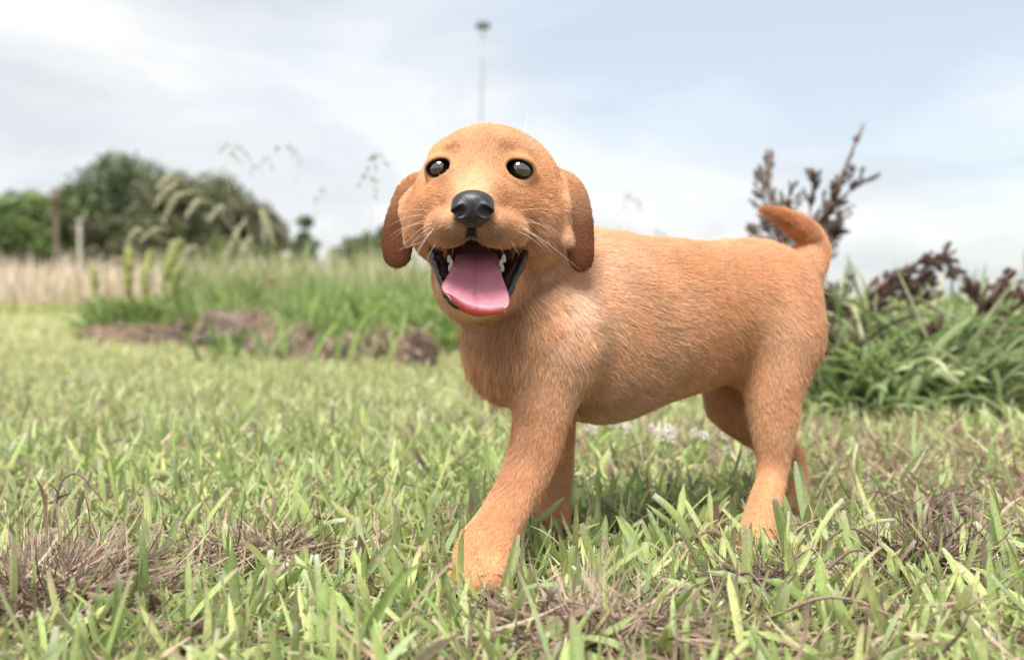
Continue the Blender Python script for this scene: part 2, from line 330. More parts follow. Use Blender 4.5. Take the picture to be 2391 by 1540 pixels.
tag(link_mesh('dead_thatch', mesh_np('dead_thatch', V, F, {'col': ('POINT', C)}), [thatch_m]), 'brown dry stems and roots matted between the foreground blades', 'thatch', kind='stuff')
# ================================================================ far off: dry field, trees, posts
rf = np.random.default_rng(5)
n = 62000; d = np.sqrt(rf.random(n)*(26**2-10.2**2)+10.2**2); x = d*(rf.random(n)-.5)*2.2
c = np.array([(.62, .51, .44), (.68, .56, .49), (.52, .43, .35), (.56, .51, .34)])[rf.integers(0, 4, n)]*rf.uniform(.85, 1.15, (n, 1))
low = d < 12.5; c[low] = np.array((.36, .40, .16))*rf.uniform(.8, 1.15, (low.sum(), 1))
right = x > -.04*d; c[right] = np.array((.33, .36, .17))*rf.uniform(.8, 1.15, (right.sum(), 1))
L = np.where(low | right, rf.uniform(.08, .20, n), rf.uniform(.45, .95, n))
V, F, C = blade_set(np.stack([x, d, np.zeros(n)], 1), rf.uniform(0, 6.28, n), rf.uniform(0, .45, n), L, rf.uniform(.012, .03, n), rf.normal(.4, .3, n), 2, 2, c*.9, c, c*1.05, np.full(n, .1))
tag(link_mesh('field_grass', mesh_np('field_grass', V, F, {'col': ('POINT', C)}), [material('dry_field_grass', (1, 1, 1), .9, .1, attr='col', translucent=.3)]), 'tall pinkish dry grass of the field before the far trees', 'grass', kind='stuff')

bark_m = material('tree_bark', (.10, .075, .06), .9, .1, noise=(6, .6, 1.4), bump=(20, .6, .03))
def leaf_mat(name, c): return material(name, c, .6, .25, attr='col', translucent=.25)
def tree(u, d, vtop, half, vbot, label, cols, nleaf, leaf=.13, clumps=46, seed=1, shape=1.0, trunks=1):
    """Trunk and limbs with a crown of leaf clumps; top edge at vtop, crown half-width in pixels."""
    r = np.random.default_rng(seed); x = d*(u-1195.5)/FPX; zt = CAM_H+d*(690-vtop)/FPX; zb = .1; hw = half*d/FPX
    t = empty('tree', (x, d, 0)); tag(t, label, 'tree', 'trees beyond the field')
    cz, rz = (zt+zb)/2, (zt-zb)/2
    cc = r.normal(size=(clumps, 3)); cc /= np.linalg.norm(cc, axis=1)[:, None]; cc *= (r.random((clumps, 1))**.4)*.90
    ctr = np.array((x, d, cz))+cc*np.array((hw, hw, rz))
    cr = r.uniform(.16, .34, clumps)*min(hw, rz)*1.15+.10
    tops = ctr[:, 2]+cr*.8; ctr[:, 2] -= np.maximum(tops-zt, 0)
    mb = MB(); tz = np.linspace(0, 1, 9); rad = .05*(zt)*.55+.03
    for k in range(trunks):
        px_ = (k-(trunks-1)/2)*hw*.35
        mb.tube(np.stack([x+px_+.05*hw*np.sin(tz*4+k), d+0*tz, tz*(cz+rz*.45)-.05], 1), rad/math.sqrt(trunks)*(1-.8*tz), n=8)
    for k in range(0, clumps, 2):
        a = np.array((x, d, zb+(ctr[k, 2]-zb)*r.uniform(.2, .6))); mid = (a+ctr[k])/2+np.array((0, 0, .08*rz))
        mb.tube(spline([a, mid, ctr[k]], 7), np.linspace(rad*.4, .012, 7), n=5)
    mb.build('trunk', bark_m, t, col=False)
    ci = r.choice(clumps, nleaf, p=cr**2/(cr**2).sum()); q = r.normal(size=(nleaf, 3)); q /= np.linalg.norm(q, axis=1)[:, None]
    p = ctr[ci]+q*(r.random((nleaf, 1))**.45)*cr[ci][:, None]*np.array((1.1, 1.1, .8)); p = p[p[:, 2] > .15]; ci = ci[:len(p)]
    n_ = len(p); a = r.normal(size=(n_, 3)); a /= np.linalg.norm(a, axis=1)[:, None]; b = np.cross(a, r.normal(size=(n_, 3))); b /= np.linalg.norm(b, axis=1)[:, None]
    s = leaf*r.uniform(.6, 1.3, (n_, 1)); V = np.stack([p-a*s, p+b*s*.5, p+a*s, p-b*s*.5], 1).reshape(-1, 3)
    tint = r.uniform(.72, 1.3, (clumps, 1))*np.array(cols)[r.integers(0, len(cols), clumps)]
    c = np.repeat(tint[ci]*r.uniform(.8, 1.2, (n_, 1)), 4, 0)
    link_mesh('crown', mesh_np('crown', V, np.arange(4*n_).reshape(-1, 4), {'col': ('POINT', c)}), [CROWN], t, smooth=False)
    return t
CROWN = leaf_mat('tree_leaves', (1, 1, 1))
G1 = [(.125, .165, .090), (.155, .190, .095), (.110, .145, .085)]; G2 = [(.165, .225, .075), (.20, .26, .09), (.14, .20, .08)]; G3 = [(.13, .15, .085), (.15, .17, .09), (.17, .19, .085), (.165, .155, .11)]
tree(312, 41, 344, 192, 600, 'tallest far tree with rounded dark green top', G1, 15000, seed=2, clumps=60)
tree(480, 37, 398, 190, 645, 'broad dark bushy tree right of the tallest far tree, behind the pale plumes', G3, 17000, seed=3, clumps=70, trunks=2)
tree(580, 35, 465, 85, 648, 'low dark tree at the sloping right end of the left far tree group', G3, 8000, seed=4, clumps=34)
tree(110, 40, 432, 130, 640, 'bright green tree behind the brown utility pole', G2, 12000, seed=5, clumps=50)
tree(-10, 37, 440, 120, 640, 'green tree cut by the left edge of the picture', G2, 10000, seed=6, clumps=40)
tree(245, 36, 500, 120, 650, 'low dark bush below the tallest far tree beside the pale post', G3, 8000, seed=16, clumps=40)
tree(195, 39, 425, 110, 640, 'olive green tree between the utility pole and the tallest far tree', G3+G2, 9000, seed=17, clumps=44)
tree(724, 46, 494, 38, 640, 'small upright far tree standing alone in the gap left of the puppy', G1, 5000, seed=7, clumps=30)
tree(838, 46, 540, 62, 645, 'small rounded far tree just left of the puppy head', G1, 7000, seed=8, clumps=34)
tree(900, 44, 516, 44, 645, 'far tree mostly hidden behind the puppy ear on the left', G1, 6000, seed=9, clumps=30)
tree(1412, 46, 532, 26, 640, 'tiny far treetop peeping over the puppy back beside its ear', G1, 3000, seed=10, clumps=20)
tree(660, 48, 590, 60, 650, 'low far bush between the dark trees and the small upright tree', G1, 5000, seed=11, clumps=30)

wood_m = material('weathered_pole', (.18, .145, .125), .9, .1, noise=(5, .7, 1.3)); grey_m = material('pale_post', (.42, .40, .36), .85, .15, noise=(6, .8, 1.2)); steel_m = material('galvanised_steel', (.36, .39, .42), .5, .4)
def post(name, u, d, vtop, r, label, mat):
    t = empty(name, P(u, 690+CAM_H*FPX/d, d)); tag(t, label, 'pole'); p0 = P(u, 690+CAM_H*FPX/d, d); zt = P(u, vtop, d)[2]
    mb = MB(); tz = np.linspace(0, 1, 8); mb.tube(np.stack([p0[0]+0*tz, p0[1]+0*tz, tz*zt-.3*(1-tz)], 1), r*(1-.18*tz), n=12); mb.build('shaft', mat, t, col=False)
    return t, p0, zt
t, p0, zt = post('utility_pole', 132, 34, 440, .10, 'brown wooden utility pole before the left far trees', wood_m)
mb = MB(); mb.tube([(p0[0]-.15, 34.0, zt-.05), (p0[0]+.15, 34.0, zt-.05)], .07, n=8); mb.tube([(p0[0], 33.8, zt-.5), (p0[0], 33.8, zt-.15)], .10, n=8); mb.build('fitting', wood_m, t, col=False)
t, p0, zt = post('fence_post', 186, 31, 515, .08, 'pale grey post right of the brown utility pole', grey_m)
mb = MB(); mb.tube([(p0[0], 31, zt-.02), (p0[0], 31, zt+.05)], [.12, .10], n=12); mb.build('cap', grey_m, t, col=False)
# tall floodlight mast behind the puppy's head
d = 58.0; lt = empty('light_mast', P(1113, 690, d)*np.array((1, 1, 0))); tag(lt, 'tall thin light mast with a lamp cluster rising above the puppy head', 'light mast')
a = P(1111, 690, d); a[2] = -.2; b = P(1128, 72, d); tz = np.linspace(0, 1, 10)[:, None]
mb = MB(); mb.tube(a*(1-tz)+b*tz, np.linspace(.13, .06, 10), n=10); mb.build('shaft', steel_m, lt, col=False)
top = P(1128, 60, d); mb = MB()
mb.tube([top+np.array((-.30, 0, 0)), top+np.array((.30, 0, 0))], .06, n=8); mb.build('cross_arm', steel_m, lt, col=False)
lamp_m = material('lamp_housing', (.10, .11, .13), .5, .4)
for sx in (-.24, .0, .24):
    mb = MB(); mb.tube([top+np.array((sx, -.05, .18)), top+np.array((sx, -.15, .05)), top+np.array((sx, -.28, -.18))], [.10, .16, .19], n=10); mb.build('lamp', lamp_m, lt, col=False)
# ================================================================ middle distance: sods, weeds, tall grass
rm = np.random.default_rng(9)
def tall(n, xs, ds, lmin, lmax, wmin, wmax, cols, bend=(.5, .4), lean=(.05, .5), rows=6, ncol=3, azc=None):
    d = rm.uniform(ds[0], ds[1], n); x = d*(rm.uniform(xs[0], xs[1], n)-1195.5)/FPX
    c = np.array(cols)[rm.integers(0, len(cols), n)]*rm.uniform(.8, 1.2, (n, 1)); az = rm.uniform(0, 6.283, n) if azc is None else rm.normal(azc, .9, n)
    return blade_set(np.stack([x, d, gz(x, d)], 1), az, rm.uniform(lean[0], lean[1], n), rm.uniform(lmin, lmax, n), rm.uniform(wmin, wmax, n), rm.normal(bend[0], bend[1], n), rows, ncol, c*.8, c, c*1.1, np.full(n, .06), rm.normal(0, .5, n), rm.normal(0, .6, n))
GT = [(.22, .33, .085), (.28, .38, .12), (.18, .28, .07), (.36, .42, .17), (.27, .35, .15)]
tall_m = leaf_material('tall_grass_leaf', .4, .7)
V, F, C = merge([tall(2600, (690, 1260), (3.5, 4.6), .10, .34, .006, .013, GT, (.7, .5), (.05, .8)), tall(3600, (430, 1200), (4.6, 6.4), .14, .42, .006, .014, GT, (.7, .5), (.05, .8)), tall(900, (215, 440), (4.95, 5.6), .08, .30, .008, .018, [(.17, .25, .07), (.21, .29, .09), (.14, .20, .06)], (.9, .5), (.1, .9)), tall(1500, (230, 560), (5.2, 6.6), .12, .26, .006, .014, GT+[(.30, .34, .14)]), tall(1200, (420, 1150), (4.6, 6.6), .34, .56, .004, .008, [(.40, .40, .22), (.30, .36, .15)], (.3, .3), (0, .3)),
             tall(2600, (1250, 2700), (3.6, 6.5), .12, .26, .006, .012, GT)])
tag(link_mesh('tall_grass', mesh_np('tall_grass', V, F, {'col': ('POINT', C)}), [tall_m]), 'bank of tall green grass behind the brown sods left of the puppy', 'grass', kind='stuff')

# ---- turned sods of soil and roots
def sod_material():
    return material('sod_soil', (1, 1, 1), .95, .08, attr='col', noise=(70, .6, 1.4), bump=(60, .9, .02))
sod_m = sod_material(); root_m = material('sod_roots', (1, 1, 1), .9, .1, attr='col')
def sod(u, vb, wpx, hpx, depth, label, seed, tint=(.150, .125, .108)):
    r = np.random.default_rng(seed); d = CAM_H*FPX/(vb-690); c = P(u, vb, d); c[2] = 0; rx, rz, ry = px(wpx, d)/2*1.12, px(hpx, d)*.95, depth*1.3
    t = empty('sod', c); tag(t, label, 'sod', 'turned sods at the foot of the tall grass')
    nu, nv = 40, 22; a, e = np.meshgrid(np.linspace(0, 2*np.pi, nu, endpoint=False), np.linspace(-.25, np.pi/2, nv), indexing='ij')
    q = np.stack([np.cos(a)*np.cos(e), np.sin(a)*np.cos(e), np.sin(e)], -1).reshape(-1, 3)
    k = 1+.22*wobm(q, 1.0, seed)+.16*wobm(q, 2.3, seed+50)+.10*wobm(q, 5, seed+90)
    Vv = c+q*k[:, None]*np.array((rx, ry, rz)); i, j = np.meshgrid(np.arange(nu), np.arange(nv-1), indexing='ij'); i2 = (i+1) % nu
    Ff = np.stack([i*nv+j, i2*nv+j, i2*nv+j+1, i*nv+j+1], -1).reshape(-1, 4)
    cv = np.array(tint)*(1+.35*wobm(q, 2.0, seed+7)[:, None]*np.array((1, .8, .7)))
    red = np.clip(wobm(q, 1.6, seed+8)-.55, 0, .7)[:, None]; cv = cv+(np.array((.24, .15, .105))-cv)*red
    link_mesh('soil', mesh_np('soil', Vv, Ff, {'col': ('POINT', np.clip(cv, .01, 1))}), [sod_m], t)
    m = r.integers(0, len(Vv), 800); m = m[Vv[m, 2] > 0.01]; b = Vv[m]; n_ = len(b)
    cc = DRY[r.integers(0, 5, n_)]*r.uniform(.6, 1.1, (n_, 1))
    v, f, cl = blade_set(b, r.uniform(0, 6.28, n_), r.uniform(.2, 1.8, n_), r.uniform(.015, .06, n_), r.uniform(.0015, .004, n_), r.normal(.6, .9, n_), 4, 2, cc, cc, cc, np.full(n_, .2), r.uniform(-1, 1, n_))
    link_mesh('roots', mesh_np('roots', v, f, {'col': ('POINT', cl)}), [root_m], t)['kind'] = 'stuff'
def wobm(x, f, seed):
    r = np.random.default_rng(seed); o = np.zeros(len(x))
    for i in range(6):
        k = r.normal(size=3); k *= f*(.6+.8*r.random())/np.linalg.norm(k); o += np.sin(x@k*3.14+r.random()*6.28)
    return o/2.4
sod(285, 806, 140, 44, .09, 'leftmost small brown sod beside the yellow weed spikes', 1, (.15, .115, .095))
sod(425, 800, 110, 52, .08, 'small dull sod between the weed spikes and the long sod', 2)
sod(350, 812, 120, 46, .08, 'low sod between the leftmost sod and the small dull one', 8)
sod(500, 816, 130, 58, .09, 'rounded sod joining the left end of the long heap', 9)
sod(668, 840, 150, 72, .09, 'lumpy sod joining the right end of the long heap', 10)
sod(825, 856, 110, 56, .08, 'low broken sod between the reddish one and the narrow dark one', 11)
sod(590, 822, 230, 82, .12, 'long brown heap of sods in the middle of the row', 3)
sod(745, 852, 190, 62, .10, 'reddish flat sod in front of the long brown heap', 4, (.155, .118, .098))
sod(735, 812, 110, 66, .08, 'grey brown sod standing up behind the reddish flat one', 5)
sod(885, 850, 60, 62, .05, 'narrow dark sod left of the pale blade', 6, (.10, .075, .065))
sod(975, 868, 84, 86, .06, 'dark upright sod nearest the puppy chest', 7, (.095, .070, .062))
V, F, C = tall(70, (470, 1010), (2.9, 3.5), .10, .20, .010, .018, [(.30, .37, .15), (.22, .33, .09)], rows=6)
tag(link_mesh('sod_grass', mesh_np('sod_grass', V, F, {'col': ('POINT', C)}), [tall_m]), 'loose green blades sprouting in front of the brown sods', 'grass', kind='stuff')

# ---- yellow-green weed spikes on the left
flake_m = material('seed_flakes', (1, 1, 1), .75, .2, attr='col', translucent=.3)
stem_m = material('plant_stem', (1, 1, 1), .7, .2, attr='col')
def flakes(pts, rad, n, size, cols, r):
    """n small seed flakes round a path."""
    t = r.random(n)*(len(pts)-1); i = np.minimum(t.astype(int), len(pts)-2); f = (t-i)[:, None]
    p = pts[i]*(1-f)+pts[i+1]*f; q = r.normal(size=(n, 3)); q /= np.linalg.norm(q, axis=1)[:, None]
    rr = np.interp(t/(len(pts)-1), np.linspace(0, 1, len(rad)), rad); p = p+q*(r.random(n)**.6*rr)[:, None]
    a = r.normal(size=(n, 3)); a /= np.linalg.norm(a, axis=1)[:, None]; b = np.cross(a, q); b /= np.linalg.norm(b, axis=1)[:, None]+1e-9
    s = size*r.uniform(.6, 1.4, (n, 1)); V = np.stack([p-a*s, p+b*s*.6, p+a*s, p-b*s*.6], 1).reshape(-1, 3)
    c = np.repeat(np.array(cols)[r.integers(0, len(cols), n)]*r.uniform(.75, 1.25, (n, 1)), 4, 0)
    return V, np.arange(4*n).reshape(-1, 4), c
YG = [(.54, .56, .22), (.46, .52, .18), (.60, .60, .28)]
def weed(rows, label, seed, d, cols=YG, rad=.030, leaves=5, group='yellow-green weed spikes'):
    r = np.random.default_rng(seed); pts = np.array([P(u, v, d) for u, v in rows]); pts = np.vstack([pts, [pts[-1, 0]+r.normal(0, .01), d, 0]])[::-1]; path = spline(pts, 24)
    t = empty('weed', path[0]); tag(t, label, 'weed', group)
    mb = MB(); mb.tube(path, np.linspace(.004, .0015, 24), (.30, .36, .12), n=6); mb.build('stem', stem_m, t)
    V, F, C = flakes(path[8:], np.array((.6, 1, 1, .8, .4))*rad, 2600, .007, cols, r)
    link_mesh('seed_head', mesh_np('seed_head', V, F, {'col': ('POINT', C)}), [flake_m], t, smooth=False)
    for k in range(leaves):
        b = path[2+k*2]; az = np.array([r.uniform(0, 6.28)]); c = np.array([GT[r.integers(0, 5)]])
        V, F, C = blade_set(b[None], az, np.array([.6]), np.array([r.uniform(.07, .12)]), np.array([.022]), np.array([.9]), 6, 3, c, c, c, np.array([.05]))
        link_mesh('leaf', mesh_np('leaf', V, F, {'col': ('POINT', C)}), [tall_m], t)
weed([(215, 622), (222, 660)], 'shortest yellow weed spike, leftmost of the row', 1, 5.4, rad=.020)
weed([(305, 575), (298, 650)], 'tall straight yellow weed spike, second from the left', 2, 5.0)
weed([(352, 585), (338, 660)], 'yellow weed spike in the middle of the row of spikes', 3, 5.0)
weed([(418, 560), (398, 610), (385, 660)], 'yellow weed spike leaning right among the pale plumes', 4, 4.9)
weed([(425, 618), (410, 660)], 'short yellow weed spike right of the leaning one', 5, 5.0)

# ---- tall arching plume grass
PL = [(.60, .58, .42), (.52, .52, .36), (.66, .62, .48)]
def plume(rows, heads, label, seed, d, cols=PL, rad=.016, nfl=420, size=.007, group='arching plume grasses', name='plume_grass'):
    r = np.random.default_rng(seed); pts = np.array([P(u, v, d+.05*k) for k, (u, v) in enumerate(rows)]); g0 = pts[0].copy(); g0[2] = 0; path = spline(np.vstack([g0, pts]), 30)
    t = empty(name, path[0]); tag(t, label, 'plume grass', group)
    th = .35 if name == 'seed_stalk' else 1.0; mb = MB(); mb.tube(path, np.linspace(.0035, .0010, 30)*th, (.34, .38, .20), n=5); mb.build('stem', stem_m, t)
    for (u0, v0, u1, v1) in heads:
        a, b = P(u0, v0, d), P(u1, v1, d-.05); jit = .3 if name == 'seed_stalk' else 1.0; a = a+r.normal(0, .012*jit, 3); b = b+r.normal(0, .03*jit, 3); m_ = (a+b)/2+np.array((r.normal(0, .01), 0, .25*abs(b[0]-a[0])+r.uniform(0, .03))); q = spline([a, m_, b], 14)
        mb = MB(); mb.tube(q, np.linspace(.0014, .0006, 14), (.42, .43, .26), n=4); h = mb.build('branch', stem_m, t)
        V, F, C = flakes(q[2:], np.array((.4, .9, 1, .8, .3))*rad, nfl, size, cols, r)
        o = link_mesh('seed_head', mesh_np('seed_head', V, F, {'col': ('POINT', C)}), [flake_m], None, smooth=False); o.parent = h
plume([(612, 660), (560, 560), (480, 460), (395, 400)], [(420, 405, 345, 428), (430, 425, 350, 485), (455, 445, 402, 500), (490, 470, 432, 520), (520, 500, 480, 545)], 'tallest pale plume arching left before the dark trees', 21, 5.0)
plume([(590, 660), (500, 590), (430, 575), (330, 540)], [(345, 535, 290, 560), (390, 545, 350, 570), (440, 570, 395, 600), (470, 580, 415, 620)], 'lower pale plume bending left above the weed spikes', 22, 5.1, nfl=260)
plume([(600, 660), (590, 590), (570, 500)], [(575, 505, 548, 590), (590, 540, 565, 600)], 'upright pale plume at the right edge of the dark trees', 23, 4.8, nfl=260)
plume([(640, 660), (620, 560), (602, 470)], [(602, 475, 620, 560), (606, 500, 640, 600)], 'drooping plume right of the upright pale one', 24, 5.2, nfl=240)
plume([(520, 660), (440, 650), (300, 630), (270, 610)], [(320, 628, 255, 655), (350, 625, 335, 660)], 'lowest short plume bent over between the weed spikes', 25, 5.0, nfl=180)
plume([(585, 660), (545, 520), (530, 400), (545, 348)], [(545, 350, 575, 372), (540, 358, 560, 392), (535, 345, 515, 365)], 'thin stalk whose drooping head stands against the sky, leftmost', 26, 3.6, [(.22, .24, .17), (.28, .30, .21)], .010, 56, .0035, 'thin seed stalks against the sky', 'seed_stalk')
plume([(720, 660), (700, 480), (668, 342)], [(665, 345, 690, 362), (670, 342, 700, 385), (655, 342, 640, 368)], 'thin stalk with drooping head against the sky, second from the left', 27, 3.6, [(.24, .26, .19), (.30, .32, .24)], .010, 48, .0035, 'thin seed stalks against the sky', 'seed_stalk')
plume([(640, 660), (625, 500), (612, 385)], [(612, 388, 640, 400), (614, 398, 590, 412)], 'thin short stalk between the two drooping sky heads', 28, 3.7, [(.24, .26, .19)], .010, 40, .0035, 'thin seed stalks against the sky', 'seed_stalk')
plume([(872, 690), (866, 520), (862, 372)], [(862, 372, 880, 395), (862, 385, 850, 425), (864, 420, 868, 470), (862, 375, 905, 402)], 'straight thin stalk with upright head just left of the puppy ear', 29, 2.6, [(.26, .30, .18), (.34, .37, .25)], .010, 48, .0035, 'thin seed stalks against the sky', 'seed_stalk')
plume([(770, 690), (760, 560), (748, 440)], [(748, 442, 765, 470), (750, 460, 735, 500)], 'faint thin stalk above the small upright tree', 30, 3.4, [(.30, .33, .24)], .010, 32, .0035, 'thin seed stalks against the sky', 'seed_stalk')
plume([(1450, 640), (1462, 540), (1480, 462)], [(1480, 462, 1500, 490), (1476, 470, 1460, 492)], 'faint stalk rising over the puppy back right of its ear', 31, 3.4, [(.30, .33, .24)], .010, 32, .0035, 'thin seed stalks against the sky', 'seed_stalk')
plume([(1535, 640), (1532, 590), (1530, 545)], [(1530, 548, 1545, 570), (1530, 550, 1518, 570)], 'short stalk just showing over the middle of the puppy back', 32, 3.4, [(.30, .33, .24)], .010, 32, .0035, 'thin seed stalks against the sky', 'seed_stalk')
rd = empty('poppy', P(634, 760, 4.3)*np.array((1, 1, 0))); tag(rd, 'tiny red flower in the tall grass below the dark trees', 'flower')
mb = MB(); mb.tube([P(634, 760, 4.3)*np.array((1, 1, 0)), P(636, 700, 4.3), P(634, 657, 4.3)], .0015, (.2, .3, .1), n=5); mb.build('stem', stem_m, rd)
mb = MB(); mb.tube([P(634, 660, 4.3), P(634, 655, 4.3), P(634, 650, 4.3)], [.004, .014, .016], (.40, .10, .08), n=9); mb.build('bloom', stem_m, rd)

# ---- dock stalks with dark seed heads on the right
DK = [(.13, .078, .066), (.18, .108, .09), (.10, .064, .058), (.21, .15, .12)]; DG = [(.22, .17, .14), (.29, .23, .19), (.17, .14, .105)]
def dock(rows, heads, label, seed, d, cols=DK, nfl=900, rad=.017, size=.0030):
    r = np.random.default_rng(seed); pts = np.array([P(u, v, d) for u, v in rows]); g0 = pts[0].copy(); g0[2] = 0; g0[0] += r.normal(0, .02); path = spline(np.vstack([g0, pts]), 24)
    t = empty('dock_plant', path[0]); tag(t, label, 'dock plant', 'dry dock stalks on the right')
    mb = MB(); mb.tube(path, np.linspace(.005, .0018, 24), np.array(cols[1])*1.3, n=6); mb.build('stem', stem_m, t)
    for hh in heads:
        q = spline([P(hh[i], hh[i+1], d+r.normal(0, .02)) for i in range(0, len(hh), 2)], 16)
        mb = MB(); mb.tube(q, np.linspace(.002, .0008, 16), np.array(cols[0])*1.4, n=5); h = mb.build('branch', stem_m, t)
        L = np.linalg.norm(q[-1]-q[0]); tan = (q[-1]-q[0])/L; sets = [flakes(q, np.array((.5, .6, .5, .4, .25))*rad, int(nfl*.3*np.clip(L/.16, .35, 1.4)), size, cols, r)]
        for k in range(int(9+60*L)):      # short feathery side branches
            f = r.uniform(.05, .95); b = q[int(f*15)]; o_ = r.normal(size=3); o_ -= tan*(o_@tan); o_ /= np.linalg.norm(o_)
            l = r.uniform(.022, .065)*(1.15-f*.7); e_ = b+tan*l*.8+o_*l*.55; m_ = (b+e_)/2+o_*l*.12
            sets.append(flakes(spline([b, m_, e_], 5), np.array((.3, .5, .45, .2))*rad*1.0, int(nfl*.12), size, cols, r))
        V, F, C = merge(sets)
        o = link_mesh('seed_head', mesh_np('seed_head', V, F, {'col': ('POINT', C)}), [flake_m], None, smooth=False); o.parent = h
dock([(1890, 640), (1915, 540), (1960, 420), (2015, 290)], [(1905, 560, 1955, 440, 2018, 288), (1900, 560, 1935, 500, 1990, 440, 2045, 412), (1880, 560, 1895, 470, 1902, 400), (1900, 600, 1930, 540, 1992, 495), (1890, 620, 1915, 560, 1985, 540), (1880, 640, 1870, 580, 1885, 530)], 'tallest dark dock stalk leaning right behind the puppy tail', 41, 2.15, [(.14, .10, .085), (.19, .14, .115), (.23, .18, .15), (.10, .075, .065)], 700, .015)
dock([(1835, 640), (1822, 560), (1800, 440), (1795, 345)], [(1815, 520, 1795, 440, 1797, 345), (1815, 540, 1785, 480, 1772, 385), (1820, 560, 1840, 500, 1845, 420), (1815, 590, 1770, 560, 1755, 540), (1830, 590, 1800, 560, 1790, 500)], 'greyish brown dock stalk left of the puppy tail tip', 42, 2.2, DG, 600, .013)
dock([(1870, 700), (1868, 620), (1858, 530)], [(1868, 640, 1860, 580, 1858, 500), (1866, 650, 1838, 600, 1825, 560)], 'short grey dock stalk hidden behind the puppy tail', 43, 2.25, DG, 700, .016)
dock([(1990, 780), (2020, 700), (2110, 630), (2230, 590)], [(2000, 760, 2040, 690, 2090, 650), (2060, 680, 2130, 620, 2232, 585), (2010, 740, 2080, 680, 2170, 640), (2160, 615, 2215, 610, 2210, 650)], 'dark purple dock stalk arching right above the leafy undergrowth', 44, 2.0, DK, 900, .017)
dock([(2250, 780), (2285, 730), (2330, 670), (2365, 630)], [(2280, 735, 2330, 680, 2368, 630), (2290, 720, 2275, 690, 2268, 660), (2300, 730, 2350, 690, 2390, 680)], 'short dark dock stalk near the right edge of the picture', 45, 2.0, DK, 800, .015)
dock([(2000, 800), (1985, 720), (1940, 690), (1900, 680)], [(1985, 715, 1940, 695, 1890, 680), (1990, 760, 1970, 740, 1945, 720)], 'dark dock stalk bent left towards the puppy rump', 46, 2.05, DK, 700, .014)
dock([(2180, 860), (2240, 800), (2330, 790)], [(2180, 850, 2240, 800, 2300, 780), (2200, 860, 2180, 790, 2195, 740), (2240, 820, 2310, 830, 2370, 870)], 'dark broken dock stalk sunk in the leafy undergrowth', 47, 1.95, DK, 700, .015)

dock([(2105, 780), (2130, 700), (2120, 640)], [(2120, 720, 2130, 680, 2118, 632), (2125, 730, 2160, 690, 2180, 660)], 'small upright dock stalk under the arching purple one', 48, 2.1, DK, 600, .013)
dock([(2330, 800), (2350, 740), (2400, 690)], [(2340, 770, 2370, 720, 2410, 690), (2335, 780, 2310, 740, 2305, 700)], 'dock stalk cut by the right edge of the picture', 49, 2.1, DK, 700, .014)
dock([(1950, 800), (1960, 720), (1985, 640)], [(1955, 740, 1965, 690, 1988, 640), (1950, 760, 1930, 710, 1925, 660)], 'slim brown dock stalk right of the puppy rump', 50, 2.2, DG, 500, .012)

# ---- undergrowth of long strap leaves under the docks
UG = [(.22, .30, .10), (.29, .37, .14), (.15, .22, .08), (.40, .45, .24), (.46, .49, .30), (.25, .32, .15)]
V, F, C = merge([tall(1300, (1880, 2900), (1.85, 2.5), .17, .36, .006, .013, UG, (1.3, .5), (.1, .8), 8, 3), tall(600, (1880, 2900), (2.4, 3.4), .18, .33, .009, .017, UG, (1.1, .5), (.05, .6), 8, 3), tall(420, (1890, 2900), (1.78, 2.0), .12, .28, .008, .015, UG, (1.3, .6), (.2, 1.0), 7, 3),
                 tall(480, (1880, 2900), (1.9, 2.6), .16, .34, .006, .012, [(.16, .11, .09), (.24, .17, .14), (.10, .075, .065)], (1.4, .5), (.2, .9), 7, 3)])
tag(link_mesh('undergrowth', mesh_np('undergrowth', V, F, {'col': ('POINT', C)}), [tall_m]), 'mass of long arching green strap leaves behind the puppy on the right', 'undergrowth', kind='stuff')
# ================================================================ the puppy
rng = np.random.default_rng(7)
def smin(a, b, k):
    h = np.maximum(k-np.abs(a-b), 0)/k
    return np.minimum(a, b)-h*h*k*0.25
def smax(a, b, k): return -smin(-a, -b, k)

class Chain:
    """Tapered tube through points with radii; flat = (normal, factor) squeezes it along a direction."""
    def __init__(s, pts, rad, flat=None, n=None):
        pts = np.asarray(pts, float); rad = np.asarray(rad, float)
        if n:
            q = spline(np.hstack([pts, rad[:, None]]), n); pts, rad = q[:, :3], q[:, 3]
        s.p, s.r, s.flat = pts, rad, flat
        s.c = (pts.min(0)+pts.max(0))/2; s.R = np.max(np.linalg.norm(pts-s.c, axis=1)+rad)
        if flat is not None: s.nv = np.asarray(flat[0], float)/np.linalg.norm(flat[0]); s.fk = flat[1]; s.pl = [(q-s.c)+s.nv*((q-s.c)@s.nv)*(s.fk-1) for q in pts]
    def __call__(s, x):
        if s.flat is not None:
            x = x-s.c; x = x+np.outer(x@s.nv, s.nv)*(s.fk-1); P_ = s.pl
        else: P_ = s.p
        d = None
        for i in range(len(P_)-1):
            a, b, ra, rb = P_[i], P_[i+1], s.r[i], s.r[i+1]; ba = b-a; L = math.sqrt(ba@ba)+1e-9; pa = x-a
            y = pa@(ba/L); q = np.sqrt(np.maximum((pa*pa).sum(1)-y*y, 0)); g = min(max((ra-rb)/L, -.95), .95); h = math.sqrt(1-g*g)
            w = y-q*g/h                      # foot of the slanted side on the axis
            e = np.where(w < 0, np.sqrt(q*q+y*y)-ra, np.where(w > L, np.sqrt(q*q+(y-L)**2)-rb, q*h+y*g-ra))
            d = e if d is None else np.minimum(d, e)
        return d*(0.6 if s.flat is not None else 1.0)
